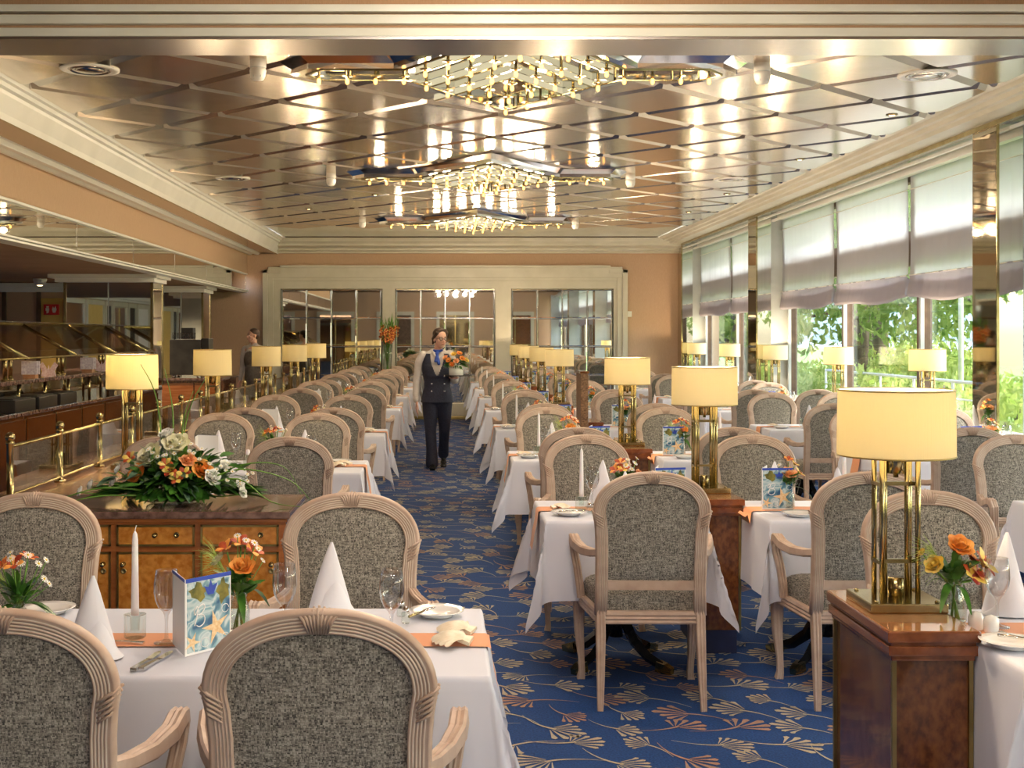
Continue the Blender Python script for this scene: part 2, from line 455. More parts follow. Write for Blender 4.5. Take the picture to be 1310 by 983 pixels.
# the cross beam nearest the camera
mb = MB()
mb.box(-9, 5.2, 6.74, 7.13, 3.2, 3.215, 0)
mb.bbox(-9, 5.2, 6.735, 7.135, 3.215, 3.262, .008, 1)
mb.bbox(-9, 5.2, 6.70, 6.80, 3.275, 3.325, .012, 2)
mb.bbox(-9, 5.2, 6.68, 6.80, 3.335, 3.375, .012, 2)
mb.box(-9, 5.2, 6.74, 7.13, 3.262, 3.8, 3)
struct(mb, 'trim_front', ['beam_metal', 'cream_paint', 'cream_paint', 'wall_fabric_brown'], 'cross beam with brushed metal underside and cream mouldings')

# walls
mb = MB(); mb.box(-3.98, -3.84, 6.9, YB, 2.80, 3.5)
struct(mb, 'wall_left', 'wall_fabric', 'beige fabric wall strip above the mirrored fascia')
mb = MB(); mb.box(-9, 5.3, YB, YB + .3, 0, 3.6)
struct(mb, 'wall_back', 'wall_fabric', 'beige fabric end wall')
mb = MB(); mb.box(-9, 5.3, -6.3, -6, 0, 3.8)
struct(mb, 'wall_front', 'wall_fabric', 'beige wall behind the camera')
# dark framed openings and pilasters on the wall behind the camera
for q, x0 in enumerate((-8.2, -5.6, -3.0, -.4, 2.2)):
    g = MB()
    g.bbox(x0, x0 + .14, -6.0, -5.93, 0, 2.5, .01); g.bbox(x0 + 1.5, x0 + 1.64, -6.0, -5.93, 0, 2.5, .01); g.bbox(x0, x0 + 1.64, -6.0, -5.93, 2.5, 2.66, .01)
    o = struct(g, 'door_%d' % (q + 2), 'cream_paint', 'framed opening in the wall behind the camera')
    g = MB(); g.box(x0 + .14, x0 + 1.5, -5.99, -5.97, 0, 2.5); g.build('door_leaf', ['mahogany', 'mirror_bronze', 'window_brown', 'mirror_bronze', 'mahogany'][q], o)
    g = MB(); g.box(x0 + .80, x0 + .84, -5.97, -5.94, 0, 2.5); g.box(x0 + .14, x0 + 1.5, -5.97, -5.94, 1.2, 1.24); g.build('door_frame', 'brass_dull', o)
mb = MB(); mb.box(-9.2, -9, -6, YB, 0, 3.8)
struct(mb, 'wall_side', 'wall_fabric', 'far left side wall behind the buffet')
q = 0
for y0, y1, mt, nm in ((-4.6, -3.5, 'window_brown', 'door'), (-3.2, -1.9, 'white_card', 'panel'), (-1.6, -.9, 'shoe_black', 'curtain'), (-.6, .7, 'mirror', 'panel'), (1.0, 1.5, 'shoe_black', 'curtain'), (1.8, 3.2, 'door_yellow', 'door'), (3.6, 5.4, 'mahogany', 'panel'), (6.0, 7.6, 'white_card', 'panel')):
    g = MB(); g.bbox(-9.0, -8.93, y0 - .1, y0, 0, 2.4, .008); g.bbox(-9.0, -8.93, y1, y1 + .1, 0, 2.4, .008); g.bbox(-9.0, -8.93, y0 - .1, y1 + .1, 2.4, 2.52, .008)
    o = struct(g, 'door_%d' % (7 + q), 'cream_paint', 'framed bay in the far left side wall'); g = MB(); g.box(-8.99, -8.965, y0, y1, 0, 2.4); g.build('door_leaf', mt, o); q += 1
mb = MB(); mb.bbox(-9.0, -8.8, -6, 20, 2.60, 2.72, .02); mb.bbox(-9.0, -8.88, -6, 20, 2.54, 2.60, .01); struct(mb, 'trim_side', 'white_paint', 'white cornice on the far left wall')
mb = MB(); mb.box(-9, 5.3, -6, 6.74, 3.5, 3.6); mb.box(-9, -3.98, 6.74, YB, 2.45, 2.55)
struct(mb, 'ceiling_side', 'ceiling_brown', 'lower brown ceiling over the buffet')
# mirrored fascia with white rails
mb = MB(); mb.box(-3.86, -3.835, 6.9, YB - .25, 2.47, 2.78, 0)
y = 8.3
while y < YB - .3:
    mb.box(-3.8355, -3.833, y, y + .012, 2.47, 2.78, 1); y += 2.35
mb.box(-3.86, -3.83, YB - .27, YB - .25, 2.47, 2.78, 1)
struct(mb, 'trim_fascia', ['mirror', 'beam_metal'], 'long mirrored fascia over the buffet opening')
mb = MB(); mb.bbox(-3.98, -3.80, 6.9, YB - .23, 2.775, 2.80, .005); mb.bbox(-3.98, -3.80, 6.9, YB - .23, 2.43, 2.452, .005); mb.bbox(-3.98, -3.78, 6.9, YB - .23, 2.458, 2.478, .005)
struct(mb, 'trim_rail', 'white_paint', 'white rails along the mirrored fascia')

# mirrored end wall with stepped cream surround
def px(x, d): return (x - VX) * d / F
def pz(y, d): return H - (y - VY) * d / F
d = YB
mb = MB()
xo0, xo1, xi0, xi1 = px(337, d), px(802, d), px(359, d), px(780, d)
zo, zi = pz(345.5, d), pz(340, d)
mb.bbox(xo0, xo0 + .10, d - .12, d, .18, zo, .01); mb.bbox(xo1 - .10, xo1, d - .12, d, .18, zo, .01)
mb.bbox(xo0 + .1, xo0 + .20, d - .09, d, .18, zo - .08, .01); mb.bbox(xo1 - .20, xo1 - .1, d - .09, d, .18, zo - .08, .01)
mb.bbox(xo0, xi0 + .02, d - .12, d, zo - .07, zo, .01); mb.bbox(xi1 - .02, xo1, d - .12, d, zo - .07, zo, .01)
mb.bbox(xi0, xi1, d - .14, d, zi - .05, zi, .01); mb.bbox(xo0 + .1, xo1 - .1, d - .10, d, zo - .16, zi - .03, .01)
mb.bbox(xo0 + .1, xo1 - .1, d - .08, d, pz(360, d), zo - .15, .01)
for a, b in ((350, 361), (488, 507), (632, 655), (783, 791)):
    mb.box(px(a, d), px(b, d), d - .06, d, .3, pz(370.5, d))
mb.box(px(348, d), px(793, d), d - .06, d, pz(370.5, d), pz(358, d))
mb.bbox(xo0 + .05, xo1 - .05, d - .22, d, .06, .30, .01); mb.bbox(xo0 + .05, xo1 - .05, d - .23, d, 0, .055, .006, 1)
struct(mb, 'trim_surround', ['cream_paint', 'brass_dull'], 'stepped cream surround framing the three mirrors')
for q, (a, b) in enumerate(((361, 488), (507, 632), (655, 783))):
    x0, x1 = px(a, d), px(b, d); z1 = pz(371, d); z0 = pz(516, d)
    t = empty('wall_mirror', ((x0 + x1) / 2, d - .04, z0))
    tag(t, ['left', 'middle', 'right'][q] + ' wall mirror divided into square panes on the far end wall', 'mirror', 'gridded wall mirrors')
    cx = (x0 + x1) / 2; w = (x1 - x0) / 4; h = (z1 - z0) / 4
    g = MB()
    for i in range(4):
        for k in range(4):
            X0 = x0 - cx + i * w + .004; X1 = X0 + w - .008; Z0 = k * h + .004; Z1 = Z0 + h - .008; e = .015
            o = [(X0, 0, Z0), (X1, 0, Z0), (X1, 0, Z1), (X0, 0, Z1)]; n = [(X0 + e, -.006, Z0 + e), (X1 - e, -.006, Z0 + e), (X1 - e, -.006, Z1 - e), (X0 + e, -.006, Z1 - e)]
            g.add(o + n, [(4, 5, 6, 7), (0, 1, 5, 4), (1, 2, 6, 5), (2, 3, 7, 6), (3, 0, 4, 7)])
    g.build('mirror_pane', 'mirror', t, fixn=False)
    g = MB()
    for i in range(5): g.box(x0 - cx + i * w - .004, x0 - cx + i * w + .004, -.008, .01, 0, z1 - z0)
    for k in range(5): g.box(x0 - cx, x1 - cx, -.007, .01, k * h - .004, k * h + .004)
    g.build('glazing_bar', 'silver', t)
    g = MB(); g.box(x0 - cx - .02, x0 - cx, -.02, .03, 0, z1 - z0 + .02); g.box(x1 - cx, x1 - cx + .02, -.02, .03, 0, z1 - z0 + .02); g.box(x0 - cx - .02, x1 - cx + .02, -.02, .03, z1 - z0, z1 - z0 + .02)
    g.build('brass_border', 'brass', t)
# thermostat plate on the wall
mb = MB(); mb.bbox(-.055, .055, -.02, 0, -.055, .055, .006)
t = mb.build('wall_switch', 'white_plastic', None, (px(804.5, d), d, pz(402, d))); tag(t, 'small white square switch plate on the beige end wall', 'switch')
mb = MB(); mb.bbox(px(783, d) + .4, 4.6, d - .03, d, 0, .12, .005); mb.bbox(-9, px(337, d), d - .03, d, 0, .12, .005)
struct(mb, 'baseboard_back', 'cream_paint')

# ---------- window side: mirrored columns, frames, glass, blinds
cols = [(-5.5, -5.05), (2.3, 2.75), (10.2, 10.68), (18.1, 18.6), (23.84, 24.24)]
for q, (a, b) in enumerate(cols):
    t = MB()
    t.box(4.505, 4.98, a + .005, b, 0, 3.34)
    o = struct(t, 'wall_column', 'grey_frame', 'mirrored column projecting between the windows')
    g = MB(); g.box(4.50, 4.506, a, b, 0, 3.33); g.build('mirror_side', 'mirror_bronze', o)
    g = MB(); g.box(4.50, 4.71, a, a + .006, 0, 3.33); g.build('mirror_front', 'mirror', o)
    g = MB(); g.box(4.495, 4.515, a - .004, a + .012, 0, 3.335); g.build('brass_edge', 'brass', o)
# frames
fr = MB(); gl = MB(); n = 1
posts = [-5.05, -2.6, -.15, 2.3, 2.75, 5.2, 7.7, 10.2, 10.68, 13.1, 15.6, 18.1, 18.6, 21.3, 23.84]
wins = []
for a, b in zip(posts[:-1], posts[1:]):
    if b - a < 1: continue
    mb = MB()
    for yy in (a, b - .07): mb.box(4.97, 5.07, yy, yy + .09, .5, 3.34)
    mb.box(4.97, 5.07, a, b, .48, .58); mb.box(4.97, 5.07, a, b, 3.25, 3.34); mb.box(4.98, 5.10, a, b, 2.36, 2.72)
    o = struct(mb, 'window_%d' % n, 'window_brown', 'tall window with brown frame')
    g = MB(); g.box(5.01, 5.018, a + .08, b - .07, .58, 2.40); g.box(5.01, 5.018, a + .08, b - .07, 2.7, 3.25); g.build('window_pane', 'window_glass', o)
    g = MB(); g.box(4.93, 4.97, b - .12, b - .07, .6, 3.34); g.build('window_jamb', 'grey_frame', o)
    wins.append((a, b)); n += 1
mb = MB(); mb.box(4.9, 5.12, -6, YB, 0, .48); struct(mb, 'wall_right', 'cream_paint', 'low wall under the windows')
mb = MB(); mb.bbox(4.52, 4.98, -6, YB, .70, .76, .008); mb.box(4.6, 4.98, -6, YB, 0, .70)
struct(mb, 'trim_ledge', 'cream_paint', 'pale ledge along the windows')
mb = MB(); mb.box(4.9, 5.5, -6, YB + .3, 3.34, 3.7); struct(mb, 'trim_soffit', 'cream_paint')
mb = MB()
mb.bbox(4.60, 4.63, -6, YB, 3.29, 3.315, .004); mb.bbox(4.72, 4.76, -6, YB, 3.25, 3.285, .004); mb.bbox(4.80, 4.90, -6, YB, 3.28, 3.34, .004)
struct(mb, 'trim_blind_rail', 'white_paint', 'pale double rail above the blinds')
# roman blinds
k = 0
for (a, b) in wins:
    y0, y1 = a + .05, b - .03
    r = random.Random(int(a * 10)); N = 60
    mb = MB(); vs = []; fs = []
    prof = [(4.86, 3.27), (4.862, 3.14), (4.85, 3.13), (4.862, 3.12), (4.865, 2.9), (4.868, 2.7), (4.868, 2.5), (4.866, 2.35), (4.86, 2.25), (4.835, 2.235), (4.86, 2.215), (4.84, 2.12), (4.825, 2.03), (4.84, 1.995), (4.875, 2.02), (4.88, 2.2)]
    ph = [r.uniform(0, 6) for _ in range(4)]
    for (X, Z) in prof:
        for i in range(N + 1):
            t = i / N; yy = y0 + (y1 - y0) * t
            w = .006 * sin(31 * t + ph[0]) + .004 * sin(67 * t + ph[1]) + .003 * sin(103 * t + ph[2] + Z)
            sag = 0 if Z > 2.21 else -.035 * sin(pi * t) + .02 * sin(9 * t + ph[3]) * (2.25 - Z) * 3
            vs.append((X + w * (1.0 if Z < 3.1 else .3), yy, Z + sag))
    for p_ in range(len(prof) - 1):
        for i in range(N): fs.append((p_ * (N + 1) + i, p_ * (N + 1) + i + 1, (p_ + 1) * (N + 1) + i + 1, (p_ + 1) * (N + 1) + i))
    mb.add([(x - 4.86, y - y0, z) for x, y, z in vs], fs, 0, True)
    t = empty('roman_blind', (4.86, y0, 0))
    near = [w for w in wins if w[0] > 10.3]
    lb = 'white gathered roman blind drawn half down'
    if (a, b) in near: lb += ', ' + ORD[near.index((a, b))] + ' window beyond the near mirrored column'
    else: lb += ', %s window counted from the wall behind the camera' % ORD[wins.index((a, b))]
    tag(t, lb, 'blind', 'roman blinds')
    up = MB(); lo = MB(); cut = 9 * N
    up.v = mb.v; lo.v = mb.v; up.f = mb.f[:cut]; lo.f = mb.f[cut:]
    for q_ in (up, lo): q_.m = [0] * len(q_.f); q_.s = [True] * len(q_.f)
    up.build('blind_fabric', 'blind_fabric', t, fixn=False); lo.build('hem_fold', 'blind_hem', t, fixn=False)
    g = MB(); g.tube([(-.02, 0, 2.235), (-.02, y1 - y0, 2.235)], .006, 6); g.tube([(-.012, 0, 3.13), (-.012, y1 - y0, 3.13)], .006, 6); g.build('blind_rod', 'white_paint', t)

# ---------- outdoors
g = MB(); g.add([(5.1, -60, -.35), (400, -60, -.35), (400, 400, -.35), (5.1, 400, -.35)], [(0, 1, 2, 3)])
struct(g, 'ground', 'lawn', 'lawn outside the windows')
g = MB(); g.box(5.1, 7.4, -10, 34, -.34, -.05); struct(g, 'terrace', 'gravel', 'pale terrace outside the windows')
g = MB()
vs = []; n = 40
for i in range(n + 1):
    xx = 100 + 400 * i / n; vs += [(xx, 420, -5), (xx, 420, 22 + 14 * sin(i * .35) + 5 * sin(i * 1.1)), (xx, 520, -5)]
g.add(vs, [(3 * i, 3 * i + 3, 3 * i + 4, 3 * i + 1) for i in range(n)] + [(3 * i + 1, 3 * i + 4, 3 * i + 5, 3 * i + 2) for i in range(n)])
struct(g, 'hill', 'hill', 'hazy hills beyond the water')
g = MB(); g.box(60, 500, 60, 415, -.34, -.3); struct(g, 'water', 'sea_water', 'pale water beyond the trees')

def leafball(mb, c, R, n, s, r, mat=0):
    for _ in range(n):
        while True:
            p = Vector((r.uniform(-1, 1), r.uniform(-1, 1), r.uniform(-1, 1)))
            if .35 < p.length < 1: break
        p = Vector((p.x * R[0], p.y * R[1], p.z * R[2])) + Vector(c)
        e = Euler((r.uniform(0, 6), r.uniform(0, 6), r.uniform(0, 6))).to_matrix()
        q = s * r.uniform(.6, 1.3)
        mb.add([p + e @ Vector(v) for v in ((-q, 0, 0), (0, -q * .45, 0), (q, 0, 0), (0, q * .45, 0))], [(0, 1, 2, 3)], mat)
def tree(x, y, h, cr, seed, label, lm='tree_leaf', n=5200, low=.35):
    r = random.Random(seed); t = empty('tree', (x, y, -.35)); tag(t, label, 'tree', 'trees outside the windows')
    b = MB(); top = Vector((r.uniform(-.5, .5), r.uniform(-.5, .5), h * .75))
    b.tube([(0, 0, 0), top * .35 + Vector((r.uniform(-.2, .2), r.uniform(-.2, .2), 0)), top * .7, top], [h * .035, h * .027, h * .018, h * .006], 9)
    cl = []
    for k in range(11):
        t0 = r.uniform(low, .95); a = r.uniform(0, 6.28); p0 = top * t0
        p1 = p0 + Vector((cos(a), sin(a), r.uniform(-.05, .5))) * cr * r.uniform(.45, .95)
        b.tube([p0, (p0 + p1) / 2 + Vector((0, 0, .1)), p1], [h * .012, h * .008, h * .003], 6); cl.append(p1)
    b.build('trunk', 'bark', t)
    l = MB()
    for p in cl: leafball(l, p, (cr * .5, cr * .5, cr * .34), n // 12, .11, r)
    leafball(l, top, (cr * .6, cr * .6, cr * .4), n // 6, .11, r)
    l.build('foliage', lm, t, fixn=False)
tr = [(8.6, 26.5, 8, 2.6, 'slender tree with a pale trunk outside the middle windows'), (11.5, 33, 9, 3.4, 'broad tree beyond the far windows'),
      (13.5, 29, 9, 3.6, 'tall dark tree behind the middle windows'), (10.5, 22.5, 7.5, 2.7, 'leafy tree close to the window on the right'),
      (9.8, 40, 9, 3.4, 'distant tree seen past the farthest window'), (16.5, 38, 10, 4, 'large tree in the distance beyond the lawn'),
      (9.6, 17.5, 7, 2.3, 'light green tree beside the mirrored column'), (14.5, 24, 9, 3, 'tall tree at the right edge of the view'), (11.5, 10.5, 8, 2.8, 'tree outside the window nearest the camera'), (11.0, 4.5, 8, 2.8, 'tree outside beside the camera'), (12.0, -2.5, 8, 3.0, 'tree outside behind the camera'), (7.9, 33, 6, 1.8, 'small tree next to the end wall window')]
for i, (x, y, h, c, lb) in enumerate(tr): tree(x, y, h, c, 20 + i, lb)
hs = random.Random(9)
for i, (x, y, s) in enumerate([(7.9, 18.5, 1.0), (8.2, 21, 1.15), (8.0, 23.5, 1.0), (8.6, 26, 1.2), (8.8, 29, 1.1), (8.9, 32.5, 1.0), (7.8, 16, .95), (10.5, 25.5, 1.3), (11.5, 29.5, 1.4), (12.5, 34, 1.4), (8.4, 11.5, 1.1), (8.6, 8, 1.1), (8.4, 4.5, 1.1), (8.8, 1, 1.1), (8.6, -2.5, 1.1)]):
    m = MB(); R = random.Random(i)
    for k in range(7): leafball(m, (R.uniform(-.9, .9), R.uniform(-1.1, 1.1), R.uniform(.25, .95)), (.75, .75, .5), 330, .07, R)
    t = empty('bush', (x, y, -.35)); t.scale = (s, s, s)
    tag(t, 'bright green bush on the lawn, ' + ORD[i % 9] + (' from the right' if i < 7 else ' in the back row' if i < 10 else ' past the right picture edge') , 'bush', 'bushes outside the windows')
    m.build('foliage', 'hedge_leaf', t, fixn=False)
    g = MB(); g.tube([(0, 0, 0), (.05, 0, .6), (.2, .1, 1)], [.04, .03, .01], 6); g.tube([(0, 0, .2), (-.3, .2, .9)], [.03, .01], 6); g.build('stem', 'bark', t)
t = empty('terrace_railing', (7.3, 12, -.05)); tag(t, 'white metal railing along the terrace outside', 'railing')
for k in range(9):
    g = MB(); g.tube([(0, k * 1.5, 0), (0, k * 1.5, 1.0)], .022, 8); g.build('post', 'white_paint', t)
g = MB()
for z in (.25, .5, .75, 1.0): g.tube([(0, 0, z), (0, 12, z)], .014 if z < 1 else .025, 8)
g.build('rail', 'white_paint', t)
t = empty('flag_pole', (8.9, 21.6, -.35)); tag(t, 'slim white pole standing among the bushes outside', 'pole')
g = MB(); g.tube([(0, 0, 0), (0, 0, 7)], [.05, .03], 10); g.build('pole', 'white_paint', t); g = MB(); g.ell((0, 0, 7.03), .06); g.build('finial', 'white_paint', t)

# ---------- left side: low wall with ledge, brass posts and glass
mb = MB(); mb.box(-2.46, -2.0, 5.95, 22.8, 0, .66)
struct(mb, 'wall_low', 'cherry', 'low wooden partition between tables and buffet')
mb = MB(); mb.bbox(-2.52, -1.965, 5.94, 22.85, .66, .715, .01)
struct(mb, 'trim_partition', 'ledge_wood', 'polished wooden cap of the low partition')
t = empty('brass_railing', (-2.34, 6.72, .715)); tag(t, 'brass ball posts with glass panes on the low partition', 'railing')
yy = 0; ys = []
while yy < 15.9: ys.append(yy); yy += .87
for y_ in ys:
    g = MB(); g.lathe([(.035, 0), (.035, .012), (.019, .016), (.019, .30), (.024, .305), (.024, .315), (.012, .322)], 14, M=Matrix.Translation((0, y_, 0)))
    g.ell((0, y_, .342), .027); g.build('post', 'brass', t)
for a, b in zip(ys[:-1], ys[1:]):
    g = MB(); g.box(-.004, .004, a + .02, b - .02, .035, .285); o = g.build('glass_pane', 'panel_glass', t)
g = MB(); g.tube([(0, 0, .29), (0, ys[-1], .29)], .011, 8); g.tube([(0, 0, .03), (0, ys[-1], .03)], .009, 8)
g.build('rail', 'brass', t)

# buffet counter, upper shelf, sneeze guard
t = empty('buffet_counter', (-4.3, 9.0, 0)); tag(t, 'long dark buffet counter with a polished red marble top', 'counter')
g = MB(); g.box(-.5, .36, 0, 8.1, .08, .86); g.box(.36, .372, 0, 8.1, .12, .82); g.build('body', 'mahogany', t)
g = MB(); g.box(-.5, .30, .05, 8.05, 0, .08); g.build('plinth', 'black_plastic', t)
g = MB(); g.bbox(-.55, .42, -.05, 8.15, .86, .90, .01); g.build('counter_top', 'marble', t)
for k in range(9):
    g = MB(); g.box(.372, .38, k * .9 + .02, k * .9 + .05, .10, .84); g.build('brass_strip', 'brass', t)
t = empty('serving_shelf', (-4.4, 9.2, .9)); tag(t, 'raised marble serving shelf with brass legs on the buffet', 'shelf')
g = MB(); g.bbox(-.35, .42, 0, 7.6, .245, .285, .008); g.build('shelf_board', 'marble', t)
g = MB(); g.box(-.3, .1, .1, 7.5, 0, .245); g.build('shelf_back', 'mirror_bronze', t)
for k in range(10):
    g = MB(); g.tube([(.36, .3 + k * .78, 0), (.36, .3 + k * .78, .245)], .016, 8); g.build('leg', 'brass', t)
t = empty('sneeze_guard', (-4.1, 9.5, 1.185)); tag(t, 'tilted smoked glass sneeze guard on paired brass posts', 'sneeze guard')
for k, y_ in enumerate((.55, 2.2, 3.8, 5.4, 7.0)):
    for dy in (0, .14):
        g = MB(); g.tube([(-.02, y_ + dy, 0), (-.02, y_ + dy, .28)], .021, 10); g.lathe([(.035, 0), (.035, .01), (.02, .014)], 12, M=Matrix.Translation((-.02, y_ + dy, 0))); g.build('post', 'brass', t)
    g = MB(); g.tube([(-.42, y_ + .07, .53), (.16, y_ + .07, .20)], .018, 8, sq=[(-1, -1), (1, -1), (1, 1), (-1, 1)]); g.build('bracket', 'brass', t)
g = MB(); M_ = Matrix.Identity(4)
g.add([(-.42, .1, .53), (-.42, 7.4, .53), (.16, 7.4, .20), (.16, .1, .20), (-.42, .1, .54), (-.42, 7.4, .54), (.16, 7.4, .21), (.16, .1, .21)], [(0, 1, 2, 3), (4, 7, 6, 5), (0, 3, 7, 4), (1, 5, 6, 2), (0, 4, 5, 1), (2, 6, 7, 3)])
g.build('glass_pane', 'bronze_glass', t)
g = MB(); g.tube([(-.42, .1, .54), (-.42, 7.4, .54)], .013, 8); g.tube([(.16, .1, .205), (.16, 7.4, .205)], .010, 8); g.build('rail', 'brass_dull', t)
g = MB(); g.bbox(-.52, -.1, .05, 7.45, .545, .56, .004); g.build('top_shelf', 'bronze_glass', t)
# trays under the shelf
for k in range(3):
    t = MB(); t.bbox(-.16, .16, -.28, .28, 0, .12, .01); t.bbox(-.13, .13, -.25, .25, .121, .13, .003)
    o = t.build('food_well', 'black_plastic', None, (-4.02, 11.5 + k * .66, .901)); tag(o, 'black food well under the marble shelf, ' + ORD[k] + ' from the left', 'food well', 'black wells on the buffet')
# decorations on the shelf
def pic_cube(x, y, lb):
    t = empty('picture_lantern', (x, y, 1.186)); tag(t, lb, 'lantern', 'printed lanterns on the buffet')
    g = MB(); g.bbox(-.06, .06, -.05, .05, 0, .04, .004); g.build('base', 'ledge_wood', t)
    g = MB(); g.bbox(-.075, .075, -.05, -.03, .04, .17, .003); g.bbox(-.075, .075, .03, .05, .04, .17, .003); g.build('panel', 'lantern_print', t)
def butterfly(x, y, lb):
    t = empty('butterfly_ornament', (x, y, 1.186)); tag(t, lb, 'ornament', 'butterfly ornaments on the buffet')
    for s in (-1, 1):
        g = MB(); pts = [(0, .02), (s * .03, .0), (s * .075, .01), (s * .06, .06), (s * .095, .12), (s * .06, .15), (s * .02, .09), (0, .07)]
        n = len(pts); g.add([(x_, -.008, z) for x_, z in pts] + [(x_, .008, z) for x_, z in pts], [list(range(n)), list(range(n, 2 * n))[::-1]] + [(k, (k + 1) % n, n + (k + 1) % n, n + k) for k in range(n)])
        o = g.build('wing', 'pink_glass', t)
    g = MB(); g.ell((0, 0, .06), (.009, .012, .06)); g.bbox(-.035, .035, -.025, .025, 0, .012, .003); g.build('body', 'pink_glass', t)
pic_cube(-4.03, 12.15, 'printed picture lantern on the marble shelf, left of two'); butterfly(-4.0, 12.6, 'pink butterfly ornament on the marble shelf, left of two')
pic_cube(-4.03, 14.1, 'printed picture lantern on the marble shelf, right of two'); butterfly(-4.0, 14.55, 'pink butterfly ornament on the marble shelf, right of two')

# mirrored piers and screen walls of the buffet
def pier(x0, x1, y0, y1, nm, lb):
    mb = MB(); mb.box(x0 + .01, x1 - .01, y0 + .01, y1, 0, 2.45)
    o = struct(mb, nm, 'grey_frame', lb)
    g = MB(); n = 2; w = (x1 - x0) / n
    for k in range(n): g.box(x0 + k * w + .01, x0 + (k + 1) * w - .01, y0, y0 + .012, .9, 2.34)
    g.box(x1 - .012, x1, y0 + .02, y1, .9, 2.34); g.build('mirror_panel', 'mirror', o)
    g = MB()
    for x in (x0, x1): g.box(x - .018, x + .018, y0 - .012, y0 + .02, .9, 2.36)
    g.box(x1 - .02, x1 + .01, y1 - .02, y1 + .01, .9, 2.36); g.build('brass_edge', 'brass', o)
    g = MB(); g.bbox(x0 - .12, x1 + .05, y0 - .08, y1 + .05, 2.34, 2.40, .01); g.bbox(x0 - .2, x1 + .10, y0 - .14, y1 + .1, 2.395, 2.45, .01); g.build('cornice', 'white_paint', o)
pier(-5.25, -4.05, 17.25, 17.9, 'wall_pier', 'mirrored pier behind the buffet')
pier(-4.86, -4.14, 21.3, 22.0, 'wall_pier', 'mirrored pier beside the coffee machine')
mb = MB(); mb.box(-9, -5.3, 20.0, 20.2, 0, 2.45); o = struct(mb, 'wall_screen', 'wall_fabric', 'beige screen wall beyond the buffet')
g = MB(); g.bbox(-9, -5.3, 19.90, 20.0, 2.30, 2.37, .01); g.bbox(-9, -5.3, 19.82, 20.0, 2.37, 2.44, .01); g.build('cornice', 'white_paint', o)
g = MB()
for xx in (-7.05, -6.50, -5.85): g.box(xx - .03, xx + .03, 19.95, 20.0, 0, 2.3)
g.build('frame_strip', 'window_brown', o)
mb = MB(); mb.box(-6.46, -5.9, 19.97, 19.995, 0, 2.2); o = struct(mb, 'door_1', 'door_yellow', 'yellowish door beyond the buffet')
g = MB(); g.bbox(-6.10, -5.9, 19.93, 19.97, 0, 2.18, .004); g.build('door_leaf', 'cherry', o)
t = empty('exit_sign', (-6.28, 19.93, 2.02)); tag(t, 'small red emergency sign with white symbols above the yellow door', 'sign')
g = MB(); g.bbox(-.12, .12, -.02, .02, -.085, .085, .004); g.build('panel', 'sign_red', t)
g = MB()
g.box(-.075, -.035, -.026, -.0215, .03, .055); g.box(-.085, -.03, -.026, -.0215, -.02, .025); g.box(-.07, -.055, -.026, -.0215, -.06, -.02); g.box(-.05, -.035, -.026, -.0215, -.05, -.02)
g.add([(.03, -.024, -.05), (.07, -.024, -.05), (.09, -.024, 0), (.07, -.024, .06), (.05, -.024, .02), (.03, -.024, .05), (.015, -.024, 0)], [(0, 1, 2, 3, 4, 5, 6)])
g.build('symbol', 'white_plastic', t)
# second counter with coffee machine
t = empty('side_counter', (-4.0, 19.6, 0)); tag(t, 'dark wooden counter carrying the black coffee machine', 'counter')
g = MB(); g.box(-.75, .45, 0, 1.6, .06, .90); g.build('body', 'mahogany', t)
g = MB(); g.bbox(-.8, .5, -.05, 1.65, .90, .94, .008); g.build('counter_top', 'marble', t)
g = MB(); g.box(-.7, .4, .03, 1.6, 0, .06); g.build('plinth', 'black_plastic', t)
g = MB(); g.bbox(-.7, .05, -.02, .0, .3, .86, .004); g.bbox(.07, .42, -.02, 0, .3, .86, .004); g.build('door', 'cherry', t)
t = empty('coffee_machine', (-4.1, 20.0, .941)); tag(t, 'tall black coffee machine with glasses stacked on top', 'coffee machine')
g = MB(); g.bbox(-.27, .22, -.2, .3, .04, .60, .012); g.build('body', 'black_plastic', t)
g = MB(); g.bbox(.22, .34, -.15, .25, .25, .62, .01); g.build('side_panel', 'black_plastic', t)
g = MB(); g.bbox(-.2, .05, -.1, .2, .60, .61, .002); g.build('cup_tray', 'chrome', t)
g = MB(); g.bbox(-.14, .05, .05, .28, .60, .79, .01); g.build('hopper', 'black_plastic', t)
for x in (-.22, .17):
    for y_ in (-.15, .25):
        g = MB(); g.tube([(x, y_, 0), (x, y_, .04)], .02, 8); g.build('foot', 'chrome', t)
gi = 0
for k in range(5):
    g = MB(); g.lathe([(.028, 0), (.033, .10), (.031, .10), (.026, .006), (.0, .006)], 12); o = g.build('drinking_glass', 'wine_glass', None, (-4.31 + k * .078, 19.86, 1.552))
    tag(o, 'clear tumbler on top of the coffee machine, ' + ORD[k] + ' from the left', 'glass', 'tumblers on the coffee machine')
